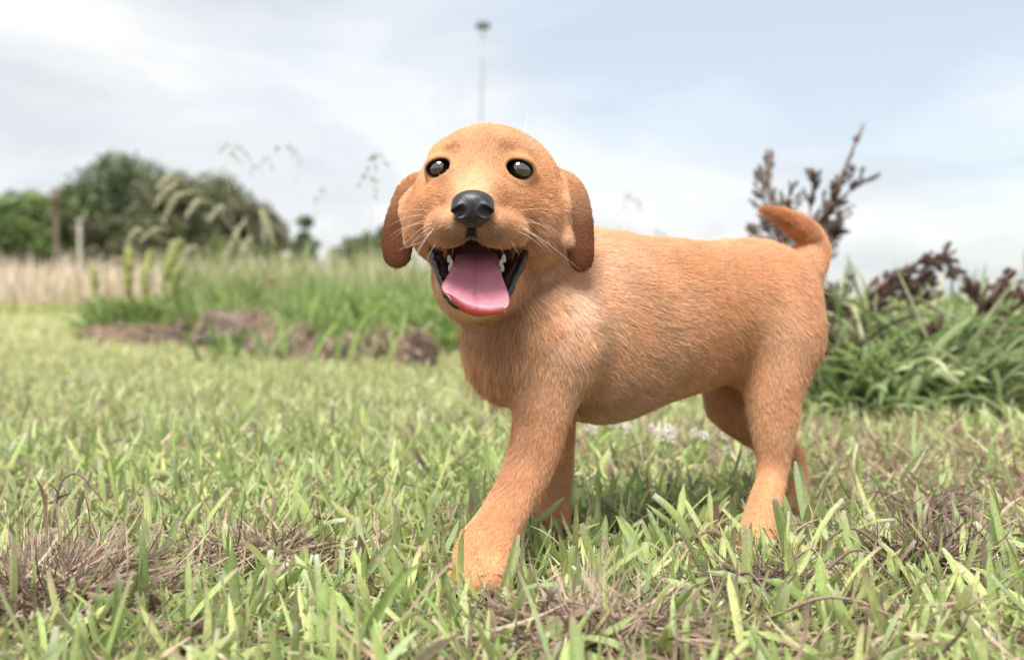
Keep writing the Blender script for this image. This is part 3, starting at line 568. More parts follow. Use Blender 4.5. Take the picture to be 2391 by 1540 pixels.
class Ell:
    def __init__(s, c, r, rot=None):
        s.c = np.asarray(c, float); s.r = np.asarray(r, float); s.R = s.r.max()
        s.M = None if rot is None else np.array(Matrix.Rotation(math.radians(rot[0]), 3, 'Z') @ Matrix.Rotation(math.radians(rot[1]), 3, 'Y') @ Matrix.Rotation(math.radians(rot[2]), 3, 'X'))
    def __call__(s, x):
        q = x-s.c
        if s.M is not None: q = q @ s.M
        k0 = np.linalg.norm(q/s.r, axis=1); k1 = np.linalg.norm(q/(s.r*s.r), axis=1)+1e-9
        return np.where(k0 < 1e-3, -s.r.min(), k0*(k0-1)/k1)
def E(u, v, d, ru, rv, rd, rot=None): return Ell(P(u, v, d), (px(ru, d), rd, px(rv, d)), rot)
def CH(rows, n=None, flat=None):
    """rows: (u, v, d, radius in pixels)"""
    return Chain([P(*r[:3]) for r in rows], [px(r[3], r[2]) for r in rows], flat, n)
AX = math.degrees(math.atan2(0.48, 0.88))     # the body is turned about 29 degrees from the picture plane

BODY = [  # (primitive, blend radius)
    (Ell((0.083, 0.893, 0.194), (0.088, 0.060, 0.0815), (AX, 0, 0)), 0.03),       # rib cage
    (Ell((0.150, 0.930, 0.205), (0.090, 0.060, 0.0725), (AX, 5, 0)), 0.03),         # belly
    (Ell((0.228, 0.972, 0.214), (0.070, 0.054, 0.065), (AX, 0, 0)), 0.035),       # loin and croup
    (E(1242, 778, 0.872, 118, 128, 0.054), 0.035),                                # chest
    (E(1206, 822, 0.852, 92, 96, 0.040), 0.025),                                 # breastbone
    (CH([(1168, 560, .885, 126), (1204, 660, .882, 120), (1246, 760, .876, 138)]), 0.03),  # neck
    (CH([(1240, 600, .905, 95), (1360, 690, .9, 130)]), 0.04),                  # nape to withers
    (E(1318, 790, 0.838, 74, 120, 0.034, (20, 0, 0)), 0.022),                     # near shoulder
    (E(1808, 748, 0.972, 86, 132, 0.045, (15, 8, 0)), 0.035),                     # near haunch
    (E(1800, 760, 1.045, 85, 120, 0.04, (15, 0, 0)), 0.03),                       # far haunch
    (CH([(1818, 800, .955, 95), (1806, 900, .940, 69), (1806, 1000, .934, 50), (1806, 1070, .933, 37), (1800, 1125, .927, 33), (1786, 1175, .912, 37), (1772, 1230, .897, 40), (1758, 1270, .885, 38)], n=26), 0.02),   # near hind leg
    (CH([(1765, 830, 1.03, 85), (1705, 925, 1.01, 62), (1745, 985, 1.025, 46), (1835, 1055, 1.06, 34), (1852, 1110, 1.06, 30), (1852, 1160, 1.045, 34), (1850, 1195, 1.025, 33)], n=16), 0.015),     # far hind leg
    (CH([(1294, 830, .828, 76), (1272, 930, .822, 70), (1260, 1000, .818, 61), (1237, 1085, .812, 55), (1197, 1165, .797, 51), (1158, 1235, .783, 55), (1134, 1285, .772, 68), (1116, 1335, .760, 64)], n=20), 0.018),   # near front leg
    (CH([(1290, 900, .91, 60), (1292, 1000, .925, 48), (1300, 1090, .93, 38), (1296, 1160, .93, 34), (1290, 1215, .922, 40), (1284, 1240, .91, 36)], n=14), 0.02),   # far front leg
    (CH([(1845, 655, 1.03, 60), (1880, 618, 1.045, 46), (1898, 585, 1.05, 35), (1886, 553, 1.045, 31), (1858, 527, 1.035, 25), (1822, 504, 1.02, 16), (1784, 490, 1.01, 7)], n=20), 0.02),    # tail
    (CH([(1205, 690, .826, 15), (1238, 740, .822, 17), (1262, 800, .824, 13)], n=6), 0.016), (CH([(1275, 640, .838, 17), (1312, 700, .828, 19), (1325, 760, .826, 14)], n=6), 0.018),      # loose skin of the neck
    # toes of the near paws
    (CH([(1094, 1305, .762, 25), (1076, 1348, .744, 26)]), 0.004), (CH([(1118, 1312, .754, 27), (1106, 1362, .737, 27)]), 0.003), (CH([(1150, 1312, .754, 27), (1146, 1358, .738, 26)]), 0.003), (CH([(1172, 1310, .766, 22), (1176, 1345, .752, 22)]), 0.004),
    (CH([(1745, 1240, .888, 19), (1735, 1275, .873, 19)]), 0.006), (CH([(1765, 1245, .885, 20), (1760, 1285, .868, 20)]), 0.006), (CH([(1788, 1240, .89, 18), (1785, 1275, .873, 18)]), 0.006),
    (CH([(1862, 1150, 1.035, 18), (1876, 1178, 1.02, 14)]), 0.006), (CH([(1300, 1200, .915, 20), (1312, 1232, .905, 17)]), 0.006),
    # head
    (E(1145, 458, 0.832, 170, 163, 0.062), 0.03),                                 # skull
    (E(1026, 520, 0.820, 70, 92, 0.040), 0.018), (E(1240, 528, 0.820, 84, 96, 0.040), 0.018),      # cheeks
    (E(1048, 362, 0.797, 42, 28, 0.018), 0.012), (E(1194, 364, 0.797, 44, 28, 0.018), 0.012),         # brows
    (CH([(1122, 640, .845, 112), (1118, 648, .80, 94), (1115, 667, .770, 66)]), 0.010),   # lower jaw
]
CAV = E(1117, 590, 0.752, 106, 132, 0.052)
CAVZ = P(0, 548, 0.755)[2]
MUZZLE = [
    (CH([(1125, 415, .805, 92), (1112, 462, .764, 76), (1104, 494, .730, 53)]), 0.022),   # bridge
    (E(1056, 527, 0.744, 50, 42, 0.030), 0.006), (E(1150, 529, 0.744, 52, 43, 0.030), 0.006),       # lip pads
    (E(1102, 520, 0.745, 44, 25, 0.022), 0.006),                                  # middle of the lip
    (E(1040, 486, 0.784, 56, 52, 0.027), 0.016), (E(1182, 490, 0.784, 58, 52, 0.027), 0.016),         # sides of the muzzle
    (E(1038, 540, 0.760, 40, 36, 0.024), 0.010), (E(1186, 544, 0.760, 46, 37, 0.024), 0.010),       # flews
]
EARS = [
    (CH([(984, 420, .836, 24), (950, 440, .839, 27), (934, 490, .843, 34), (926, 545, .845, 42), (926, 588, .844, 42)], n=14, flat=((0.35, 1, 0.05), 6.5)), 0.003),
    (CH([(1284, 418, .828, 24), (1322, 424, .822, 24), (1346, 452, .816, 27), (1355, 500, .812, 33), (1356, 556, .809, 38), (1357, 600, .807, 36)], n=14, flat=((-0.45, 1, 0.05), 6.5)), 0.003),
    (CH([(966, 446, .826, 12), (946, 482, .824, 17), (953, 525, .825, 15), (955, 562, .829, 15)], n=8, flat=((.5, 1, 0), 1.6)), 0.004), (CH([(970, 470, .825, 16), (968, 540, .826, 16)]), 0.006),
    (CH([(1298, 440, .812, 13), (1314, 478, .801, 18), (1312, 520, .801, 16), (1322, 558, .799, 16)], n=8, flat=((-.5, 1, 0), 1.6)), 0.004), (CH([(1300, 470, .815, 18), (1300, 545, .814, 18)]), 0.006),
]
LIDS = []; LID_NEW = []
EYES = []   # (centre, radius, opening)
PHIL = None
BOUND = None      # sphere round the points in hand, to skip primitives far from it
def ev(prim, x, far=0.15):
    c, R = prim.c, prim.R
    if BOUND is not None and math.dist(BOUND[0], c)-BOUND[1]-R > 0.05: return np.full(len(x), 0.05)
    d = np.linalg.norm(x-c, axis=1)-R; out = np.maximum(d, 0.05)
    m = d < 0.05
    if m.any(): out[m] = prim(x[m])
    return out
def muzzle(x):
    d = None
    for p, k in MUZZLE: e = ev(p, x); d = e if d is None else smin(d, e, k)
    return d
def cavity(x): return smax(ev(CAV, x), x[:, 2]-CAVZ, 0.006)
def sdf(x, parts=False):
    d = None
    for p, k in BODY:
        e = ev(p, x); d = e if d is None else smin(d, e, k)
    d = smax(d, -cavity(x), 0.004)
    for p, k in MUZZLE: d = smin(d, ev(p, x), k)
    if PHIL is not None: d = smax(d, -ev(PHIL, x), 0.0025)
    for p, k in EARS: d = smin(d, ev(p, x), k)
    for q in LIDS: d = smin(d, ev(q, x), 0.0045)
    for c, r, o in EYES:
        d = smin(d, np.linalg.norm(x-c, axis=1)-(r+0.0016), 0.005)
        d = smax(d, -ev(o, x), 0.0025)
    return d
def hit(u, v, d0=0.6, d1=1.2):
    """First distance along the line through (u, v) at which the body begins."""
    t = np.linspace(d0, d1, 500); q = np.array([P(u, v, a) for a in t]); s = sdf(q)
    i = max(int(np.argmax(s < 0)), 1); return t[i-1]+(t[i]-t[i-1])*s[i-1]/(s[i-1]-s[i])
PHIL = Chain([P(1101+(526-v)*.03, v, hit(1101, v)-.0002) for v in (522, 532, 542, 551)], [.0018, .0020, .0022, .0024])
for (u, v, ru, rv, tilt) in ((1028, 394, 30.5, 19.6, -10), (1211, 397, 32.0, 20.4, 10)):
    d = hit(u, v); r = 0.0108
    c = P(u, v, d+0.0075)
    EYES_NEW = (c, r, Ell(P(u, v, d-0.001), (px(ru, d), 0.011, px(rv, d)), (0, tilt, 0)))
    EYES.append(EYES_NEW)
for rows in (((998, 406), (1003, 383), (1023, 367), (1048, 373), (1062, 397)), ((1177, 396), (1188, 374), (1211, 367), (1236, 378), (1251, 410))):
    LID_NEW.append(Chain([P(u, v, hit(u, v)+.0016) for u, v in rows], [.0011, .0024, .0028, .0024, .0011], None, 9))
for rows in (((1000, 410), (1015, 420), (1040, 419), (1059, 402)), ((1179, 403), (1198, 423), (1223, 424), (1247, 413))):
    LID_NEW.append(Chain([P(u, v, hit(u, v)+.0016) for u, v in rows], [.0010, .0020, .0020, .0010], None, 8))
LIDS += LID_NEW


VOX = 0.0016
def polygonise(f, lo, hi, h, blk=8):
    lo = np.asarray(lo, float); n = np.ceil((np.asarray(hi)-lo)/(h*blk)).astype(int)
    D = np.full(tuple(n*blk+1), 0.05, np.float32)
    bi = np.stack(np.meshgrid(*[np.arange(k) for k in n], indexing='ij'), -1).reshape(-1, 3)
    cen = lo+(bi+0.5)*blk*h; dc = f(cen)
    act = np.abs(dc) < blk*h*0.87*1.5+0.002
    for b in bi[dc < 0]: D[b[0]*blk:(b[0]+1)*blk+1, b[1]*blk:(b[1]+1)*blk+1, b[2]*blk:(b[2]+1)*blk+1] = -0.05
    loc = np.stack(np.meshgrid(*[np.arange(blk+1)]*3, indexing='ij'), -1).reshape(-1, 3)
    global BOUND
    A = bi[act]; key = (A//3)@np.array((10000, 100, 1)); A = A[np.argsort(key, kind='stable')]; key = np.sort(key)
    cut = np.flatnonzero(np.diff(key))+1
    for ch in np.split(A, cut):
        mn, mx_ = lo+ch.min(0)*blk*h, lo+(ch.max(0)+1)*blk*h; BOUND = ((mn+mx_)/2, float(np.linalg.norm(mx_-mn)/2))
        idx = (ch[:, None]*blk+loc[None]).reshape(-1, 3)
        D[idx[:, 0], idx[:, 1], idx[:, 2]] = f(lo+idx*h)
    BOUND = None
    S = D < 0
    c = np.zeros(np.array(S.shape)-1, np.int8)
    for dx in (0, 1):
        for dy in (0, 1):
            for dz in (0, 1): c += S[dx:S.shape[0]-1+dx, dy:S.shape[1]-1+dy, dz:S.shape[2]-1+dz]
    cells = np.argwhere((c > 0) & (c < 8)); ids = np.full(c.shape, -1, np.int32); ids[tuple(cells.T)] = np.arange(len(cells))
    acc = np.zeros((len(cells), 3)); cnt = np.zeros(len(cells))
    cor = [(x, y, z) for x in (0, 1) for y in (0, 1) for z in (0, 1)]
    val = {k: D[cells[:, 0]+k[0], cells[:, 1]+k[1], cells[:, 2]+k[2]].astype(float) for k in cor}
    for a in cor:
        for ax in range(3):
            if a[ax] == 0:
                b = list(a); b[ax] = 1; b = tuple(b); m = (val[a] < 0) != (val[b] < 0)
                t = val[a]/(val[a]-val[b]+1e-12)
                p = np.tile(np.array(a, float), (len(cells), 1)); p[:, ax] = t
                acc[m] += p[m]; cnt[m] += 1
    V = lo+(cells+acc/cnt[:, None])*h
    F = []
    for ax in range(3):
        o1, o2 = (ax+1) % 3, (ax+2) % 3
        sl0 = [slice(None)]*3; sl1 = [slice(None)]*3; sl0[ax] = slice(0, -1); sl1[ax] = slice(1, None)
        s0, s1 = S[tuple(sl0)], S[tuple(sl1)]
        e = np.argwhere(s0 != s1)
        e = e[(e[:, o1] > 0) & (e[:, o2] > 0) & (e[:, o1] < S.shape[o1]-1) & (e[:, o2] < S.shape[o2]-1)]
        flip = s0[tuple(e.T)]
        q = []
        for da, db in ((1, 1), (0, 1), (0, 0), (1, 0)):
            g = e.copy(); g[:, o1] -= da; g[:, o2] -= db; q.append(ids[tuple(g.T)])
        q = np.stack(q, 1); q[~flip] = q[~flip][:, ::-1]
        F.append(q)
    F = np.vstack(F); F = F[(F >= 0).all(1)]
    return V, F
import time
_t = time.time()
BV, BF = polygonise(sdf, (-0.135, 0.685, -0.02), (0.36, 1.13, 0.375), VOX)

def relax(V, F, w, it):
    n = len(V)
    for _ in range(it):
        acc = np.zeros((n, 3)); cnt = np.zeros(n)
        for a, b in ((0, 1), (1, 2), (2, 3), (3, 0)):
            for i in range(3):
                acc[:, i] += np.bincount(F[:, a], V[F[:, b], i], n) + np.bincount(F[:, b], V[F[:, a], i], n)
            cnt += np.bincount(F[:, a], minlength=n)+np.bincount(F[:, b], minlength=n)
        V = V+(acc/np.maximum(cnt, 1)[:, None]-V)*w
    return V
BV = relax(BV, BF, 0.5, 2)
_h = np.clip((np.linalg.norm(BV-P(1140, 500, .79), axis=1)-.085)/.03, 0, 1)[:, None]      # smooth the trunk and legs further, keep the face crisp
_h *= np.clip((BV[:, 2:3]-.03)/.02, 0, 1)      # and the toes
BV = BV+(relax(BV, BF, 0.6, 14)-BV)*_h
def vnormals(V, F):
    fn = np.cross(V[F[:, 2]]-V[F[:, 0]], V[F[:, 3]]-V[F[:, 1]]); n = np.zeros_like(V)
    for k in range(4):
        for i in range(3): n[:, i] += np.bincount(F[:, k], fn[:, i], len(V))
    return n/(np.linalg.norm(n, axis=1)[:, None]+1e-12)
BN = vnormals(BV, BF)
if (BN*(BV-BV.mean(0))).sum() < 0: BF = BF[:, ::-1]; BN = -BN

# ---- coat colours, with shoulder and flank sheen painted in: patches (centre u, v, d, radius m, linear colour, strength)
GOLD = np.array((0.68, 0.408, 0.222))
PATCH = [
    ((1150, 420, .79), .050, (.62, .365, .185), .9), ((1104, 430, .75), .022, (.70, .455, .27), .8), ((1140, 330, .80), .035, (.58, .33, .155), .85),
    ((1054, 350, .80), .0085, (.34, .17, .07), .72), ((1184, 350, .80), .009, (.34, .17, .07), .72),
    ((1100, 545, .718), .015, (.20, .15, .12), .95), ((1064, 548, .722), .013, (.34, .25, .18), .85), ((1146, 550, .722), .013, (.34, .25, .18), .85),
    ((1028, 430, .79), .016, (.58, .33, .15), .7), ((1212, 440, .79), .016, (.58, .33, .15), .7), ((1250, 520, .79), .02, (.60, .37, .18), .6), ((1070, 500, .74), .012, (.70, .47, .28), .6),
    ((1085, 830, .81), .048, (.84, .72, .58), .95), ((1050, 730, .82), .03, (.74, .57, .40), .8), ((1335, 720, .82), .042, (.80, .62, .44), .95), ((1330, 850, .80), .035, (.72, .52, .34), .8),  # pale chest fur; the shoulder's highlight is painted as paler fur
    ((1215, 770, .82), .026, (.56, .34, .165), .85), ((1160, 780, .82), .018, (.52, .32, .17), .7), ((1225, 900, .80), .03, (.62, .40, .215), .6), ((1440, 650, .85), .05, (.78, .58, .39), .9), ((1560, 760, .87), .045, (.70, .50, .315), .7),
    ((1500, 700, .86), .03, (.62, .40, .22), .5), ((1620, 590, .90), .055, (.62, .39, .205), .7), ((1740, 790, .92), .024, (.60, .345, .15), .9), ((1765, 700, .93), .026, (.62, .37, .175), .75), ((1850, 780, .92), .045, (.71, .50, .32), .8), ((1820, 1000, .9), .04, (.68, .455, .27), .7),  # orange fur along the thigh crease, also standing in for its dark line
    ((1130, 1270, .76), .055, (.66, .385, .20), .95), ((1200, 1150, .78), .045, (.66, .40, .215), .85), ((1765, 1230, .88), .045, (.66, .39, .205), .9), ((1290, 1200, .92), .05, (.62, .38, .20), .9), ((1850, 1150, 1.04), .05, (.66, .41, .23), .8),
    ((1795, 494, 1.01), .026, (.50, .25, .10), .9), ((1450, 960, .86), .05, (.60, .42, .27), .8), ((1880, 590, 1.04), .03, (.66, .42, .23), .6),
]
def snap(uvd):
    """The point of the coat seen at (u, v), if the given depth is near it."""
    d = hit(uvd[0], uvd[1], .68, 1.12); p = P(*uvd); return P(uvd[0], uvd[1], d+.0015) if abs(d-uvd[2]) < .06 else p
PATCH = [(snap(a), r, np.array(c), s_) for a, r, c, s_ in PATCH]
def coat(x):
    c = np.tile(GOLD, (len(x), 1))
    for (uvd, r, col, s) in PATCH:
        w = s*np.exp(-((x-uvd)**2).sum(1)/(r*r)); c += (col-c)*w[:, None]
    e = np.minimum(ev(EARS[0][0], x), ev(EARS[1][0], x))
    z = np.clip((0.322-x[:, 2])/0.04, 0, 1)
    w = np.clip(1-(e-0.0005)/0.004, 0, 1)*(0.25+0.75*z); c += (np.array((.18, .07, .026))-c)*w[:, None]
    f = np.minimum.reduce([ev(EARS[i][0], x) for i in (2, 3, 4, 5)])
    w = np.clip(1-(f-0.0003)/0.002, 0, 1)*0.9; c += (np.array((.74, .52, .33))-c)*w[:, None]
    w = np.clip(1-(ev(PHIL, x)-0.0004)/0.0016, 0, 1); c += (np.array((.025, .02, .02))-c)*w[:, None]
    for ec, r, o in EYES:
        w = np.clip(1-(ev(o, x)-0.0012)/0.003, 0, 1)*.75; c += (np.array((.20, .095, .045))-c)*w[:, None]
        w = np.clip(1-(ev(o, x)-0.0007)/0.0015, 0, 1); c += (np.array((.018, .012, .011))-c)*w[:, None]
    return c
BCOL = coat(BV); cavv = cavity(BV)
muz = muzzle(BV)
lipw = np.clip(1-(cavv-0.0012)/0.0022, 0, 1)*((BV[:, 2] < CAVZ-0.002) & (muz > 0.003))
BCOL += (np.array((.022, .019, .02))-BCOL)*lipw[:, None]
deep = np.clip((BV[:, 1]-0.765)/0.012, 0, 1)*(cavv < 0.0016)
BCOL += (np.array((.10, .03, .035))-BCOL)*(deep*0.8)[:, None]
fcb = BV[BF].mean(1)
wet = ((cavv[BF].mean(1) < 0.0010) & (muz[BF].mean(1) > 0.0015)) | ((cavv[BF].mean(1) < -0.003) & (fcb[:, 1] > 0.748) & (BN[BF].mean(1)[:, 2] < -0.2))
isw = np.zeros(len(BV)); isw[BF[wet].ravel()] = 1

skin_m = material('puppy_skin', (0.8, 0.72, 0.65), 0.75, 0.15, attr='col')
wet_m = material('wet_mouth', (0.9, 0.9, 0.9), 0.4, 0.3, attr='col', bump=(260, 0.5, 0.001))
puppy = empty('puppy', (0.09, 0.9, 0.0))
tag(puppy, 'golden tan labrador puppy walking on the lawn with open mouth and hanging tongue', 'puppy')
BCOL[(isw > 0) & (muz < .003)] = (.012, .006, .007)  # palate painted near black: shadow under the muzzle put into the colour
bme = mesh_np('body', BV, BF, {'col': ('POINT', BCOL)})
body = link_mesh('body', bme, [skin_m, wet_m], puppy)
bme.polygons.foreach_set('material_index', wet.astype(np.int32)); bme.update()

# ---- fur
COMB = [  # (u, v, d), direction (x, y, z): which way the coat lies
    ((1104, 440, .74), (0, .6, 1)), ((1120, 380, .77), (0, .4, 1)), ((1140, 310, .81), (0, 1, .6)), ((1040, 330, .80), (-.6, .5, .8)), ((1230, 330, .80), (.6, .5, .8)),
    ((1050, 480, .76), (-.8, .5, .1)), ((1150, 480, .76), (.8, .5, .1)), ((1060, 530, .72), (-.8, .4, -.5)), ((1150, 530, .72), (.8, .4, -.5)), ((1101, 545, .72), (0, .1, -1)),
    ((990, 470, .80), (-.5, .8, -.1)), ((1280, 480, .80), (.5, .8, -.1)), ((980, 560, .80), (-.3, .6, -.6)), ((1280, 580, .80), (.4, .6, -.6)),
    ((1050, 700, .79), (-.2, .4, -.8)), ((1180, 700, .79), (.4, .5, -.7)), ((1115, 745, .78), (0, .4, -.8)), ((920, 540, .84), (-.15, 0, -1)), ((1365, 540, .84), (.1, 0, -1)),
    ((1100, 840, .82), (-.1, 0, -1)), ((1200, 780, .83), (.1, 0, -1)), ((1280, 720, .82), (.5, .3, -.8)), ((1330, 800, .81), (.3, .2, -.9)), ((1270, 900, .81), (0, 0, -1)),
    ((1420, 620, .86), (.85, .45, -.35)), ((1420, 760, .84), (.8, .4, -.5)), ((1420, 900, .86), (.7, .35, -.55)), ((1600, 620, .89), (.88, .48, -.2)), ((1600, 760, .88), (.85, .45, -.35)), ((1580, 900, .90), (.75, .4, -.4)),
    ((1750, 620, .94), (.88, .48, -.25)), ((1760, 740, .93), (.7, .4, -.6)), ((1850, 720, .95), (.5, .3, -.8)), ((1820, 850, .92), (.15, .1, -1)), ((1810, 1000, .92), (0, 0, -1)), ((1780, 1180, .9), (-.15, -.2, -1)),
    ((1250, 1030, .80), (-.2, -.1, -1)), ((1180, 1180, .78), (-.45, -.2, -1)), ((1120, 1300, .76), (-.3, -.3, -1)), ((1290, 1150, .92), (0, 0, -1)), ((1850, 1120, 1.05), (0, 0, -1)), ((1700, 950, 1.0), (.4, .3, -.8)),
    ((1870, 625, 1.03), (.8, .3, .5)), ((1900, 580, 1.04), (.1, 0, 1)), ((1870, 530, 1.03), (-.8, -.2, .5)), ((1800, 493, 1.01), (-1, -.2, .2)), ((1150, 330, .87), (0, 1, -.3)),
]
CP = np.array([snap(a) for a, b in COMB]); CD = np.array([np.array(b)/np.linalg.norm(b) for a, b in COMB])
LEN = [  # (u, v, d), fur length in mm
    ((1104, 440, .74), 2.5), ((1060, 530, .72), 2.6), ((1150, 530, .72), 2.6), ((1140, 340, .80), 5.5), ((1000, 470, .8), 5.5), ((1290, 480, .8), 6), ((1025, 393, .785), 2.0), ((1213, 397, .785), 2.0),
    ((1000, 570, .8), 5), ((1290, 580, .8), 6), ((1050, 700, .79), 6), ((1180, 700, .79), 7), ((1115, 745, .78), 6), ((920, 540, .84), 2.6), ((1365, 540, .81), 2.6), ((930, 600, .84), 2.6), ((1360, 600, .81), 2.6), ((1355, 460, .815), 2.6), ((935, 460, .84), 2.6), ((950, 500, .825), 3.5), ((1310, 500, .81), 3.5),
    ((1100, 840, .82), 19), ((1090, 780, .81), 15), ((1160, 800, .81), 17), ((1250, 740, .83), 15), ((1330, 800, .81), 8), ((1270, 930, .81), 6.5), ((1420, 640, .86), 7), ((1420, 800, .84), 7), ((1450, 930, .86), 8.5), ((1600, 620, .89), 6.5), ((1600, 800, .88), 6.5),
    ((1760, 640, .94), 6.5), ((1850, 740, .95), 6.5), ((1820, 880, .92), 6.5), ((1810, 1000, .92), 6), ((1780, 1180, .9), 4), ((1250, 1030, .8), 6.5), ((1180, 1180, .78), 5), ((1120, 1300, .76), 4), ((1290, 1150, .92), 5), ((1880, 620, 1.03), 9), ((1880, 545, 1.03), 9), ((1790, 490, 1.01), 9),
]
LP = np.array([snap(a) for a, b in LEN]); LV = np.array([b for a, b in LEN])/1000.0
def idw(x, pts, val, p=4):
    out = np.zeros((len(x), val.shape[1] if val.ndim > 1 else 1)); vv = val if val.ndim > 1 else val[:, None]
    for s in range(0, len(x), 40000):
        w = 1/(((x[s:s+40000, None]-pts[None])**2).sum(2)+1e-6)**(p/2); w /= w.sum(1)[:, None]; out[s:s+40000] = w @ vv
    return out if val.ndim > 1 else out[:, 0]
def wob(x, f, seed):
    """Smooth pseudo-random field, about -1..1."""
    r = np.random.default_rng(seed); o = np.zeros(len(x))
    for i in range(6):
        k = r.normal(size=3); k *= f*(0.6+0.8*r.random())/np.linalg.norm(k); o += np.sin(x@k*6.283+r.random()*6.283)
    return o/2.4
NOSE_C = P(1104, 481, .7135)
def fur(n_hair):
    a, b, c, d = (BV[BF[:, i]] for i in range(4))
    area = 0.5*(np.linalg.norm(np.cross(b-a, c-a), axis=1)+np.linalg.norm(np.cross(c-a, d-a), axis=1))
    fc = BV[BF].mean(1); fn = BN[BF].mean(1)
    view = (fn*(np.array((0, 0, CAM_H))-fc)).sum(1)/np.linalg.norm(fc-np.array((0, 0, CAM_H)), axis=1)
    w = area*np.where(view > -0.35, 1.0, 0.3)*np.where((fc[:, 1] < .86) & (fc[:, 2] > .2), 2.0, 1.0)*(fc[:, 2] > 0.004)
    w[wet] = 0
    pick = rng.choice(len(w), n_hair, p=w/w.sum())
    s, t = rng.random(n_hair), rng.random(n_hair)
    q = BF[pick]
    def bil(A): return (A[q[:, 0]]*((1-s)*(1-t))[:, None]+A[q[:, 1]]*(s*(1-t))[:, None]+A[q[:, 2]]*(s*t)[:, None]+A[q[:, 3]]*((1-s)*t)[:, None])
    R, Nn = bil(BV), bil(BN); Nn /= np.linalg.norm(Nn, axis=1)[:, None]
    keep = (cavity(R) > 0.0022) | (R[:, 2] > CAVZ+0.001) | (muzzle(R) < 0.0015)
    for ec, r, o in EYES: keep &= ev(o, R) > 0.0017
    keep &= ((R-NOSE_C)/np.array((px(52, .713), .02, px(44, .713)))*1.0).__pow__(2).sum(1) > 0.86
    R, Nn = R[keep], Nn[keep]; n = len(R)
    L = idw(R, LP, LV)*(0.65+0.6*rng.random(n))
    D = idw(R, CP, CD)
    D += 0.08*np.stack([wob(R, 38, 11+i) for i in range(3)], 1)+0.03*np.stack([wob(R, 110, 31+i) for i in range(3)], 1)+rng.normal(0, .09, (n, 3))
    tab = np.random.default_rng(3).normal(size=(65536, 5)); cl = np.zeros((n, 5))
    for cell, wt in ((0.0016, .6), (0.0034, .45)):
        q_ = np.floor((R+wob(R, 90, 61)[:, None]*cell*.7)/cell).astype(np.int64); cl += wt*tab[(q_[:, 0]*73856093 ^ q_[:, 1]*19349663 ^ q_[:, 2]*83492791) & 65535]
    face = np.clip((0.12-np.linalg.norm(R-P(1140, 480, .78), axis=1))/.03, 0, 1); D += cl[:, :3]*.05
    T = D-Nn*(D*Nn).sum(1)[:, None]; T /= np.linalg.norm(T, axis=1)[:, None]+1e-9
    lift = 0.32+0.03*wob(R, 60, 5)+0.12*rng.random(n)+0.05*cl[:, 3]
    stray = rng.random(n) < .008; L[stray] *= 1.5; lift[stray] += .3
    for ec, r, o in EYES: L *= np.clip(ev(o, R)/.007, .25, 1)
    K = 5; tt = np.linspace(0, 1, K)
    Pn = R[:, None]-Nn[:, None]*0.0004+L[:, None, None]*(T[:, None]*(tt*np.cos(0.4))[None, :, None]*1.0+Nn[:, None]*(lift[:, None]*(tt*(1.25-0.5*tt))[None])[..., None])
    Pn += (L[:, None]*tt[None]**2)[..., None]*rng.normal(0, .06, (n, 1, 3))
    colr = coat(R)*np.array((1.06, 1.02, 1.07))*(1+0.05*wob(R, 45, 77)[:, None]+rng.normal(0, .12, n)[:, None]+.055*cl[:, 4:5])
    colr *= 1+np.array((0.0, .02, .05))*wob(R, 25, 99)[:, None]
    long_pale = (rng.random(n) < 0.10) & (np.minimum(ev(EARS[0][0], R), ev(EARS[1][0], R)) > .004); colr[long_pale] = colr[long_pale]*0.45+np.array((.80, .58, .36))*0.55
    rad = np.interp(L, (0.002, 0.015), (0.00010, 0.00014))[:, None]*np.array((1, 1, .9, .65, .15))[None]
    return Pn, rad, np.clip(colr, 0.004, 0.95)
def hair_object(name, Pn, rad, colr, mat, parent):
    n, K = Pn.shape[:2]
    cu = bpy.data.hair_curves.new(name); cu.add_curves([K]*n)
    cu.attributes['position'].data.foreach_set('vector', Pn.astype(np.float32).ravel())
    ra = cu.attributes.get('radius') or cu.attributes.new('radius', 'FLOAT', 'POINT')
    ra.data.foreach_set('value', rad.astype(np.float32).ravel())
    at = cu.attributes.new('hcol', 'FLOAT_COLOR', 'CURVE'); c = np.ones((n, 4), np.float32); c[:, :3] = colr; at.data.foreach_set('color', c.ravel())
    cu.materials.append(mat); o = bpy.data.objects.new(name, cu); COL.objects.link(o)
    o.parent = parent; o.matrix_parent_inverse = Matrix.Translation(-Vector(parent.location)); return o
def hair_material(name, tip):
    m = bpy.data.materials.new(name); m.use_nodes = True; nt = m.node_tree; nt.nodes.clear()
    out = N(nt, 'ShaderNodeOutputMaterial'); b = N(nt, 'ShaderNodeBsdfPrincipled'); b.inputs['Roughness'].default_value = 0.42; b.inputs['Specular IOR Level'].default_value = 0.5
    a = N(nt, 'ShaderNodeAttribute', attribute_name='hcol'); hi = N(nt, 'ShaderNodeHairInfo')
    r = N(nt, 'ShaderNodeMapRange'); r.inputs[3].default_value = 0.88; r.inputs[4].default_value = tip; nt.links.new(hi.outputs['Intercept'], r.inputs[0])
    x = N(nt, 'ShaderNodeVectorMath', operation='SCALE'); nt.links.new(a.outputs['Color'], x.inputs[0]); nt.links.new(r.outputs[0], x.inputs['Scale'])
    nt.links.new(x.outputs[0], b.inputs['Base Color'])
    tr = N(nt, 'ShaderNodeBsdfTranslucent'); nt.links.new(x.outputs[0], tr.inputs[0])
    mx = N(nt, 'ShaderNodeMixShader'); mx.inputs[0].default_value = 0.3; nt.links.new(b.outputs[0], mx.inputs[1]); nt.links.new(tr.outputs[0], mx.inputs[2])
    nt.links.new(mx.outputs[0], out.inputs[0]); return m
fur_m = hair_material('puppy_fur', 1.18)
N_FUR = 560000
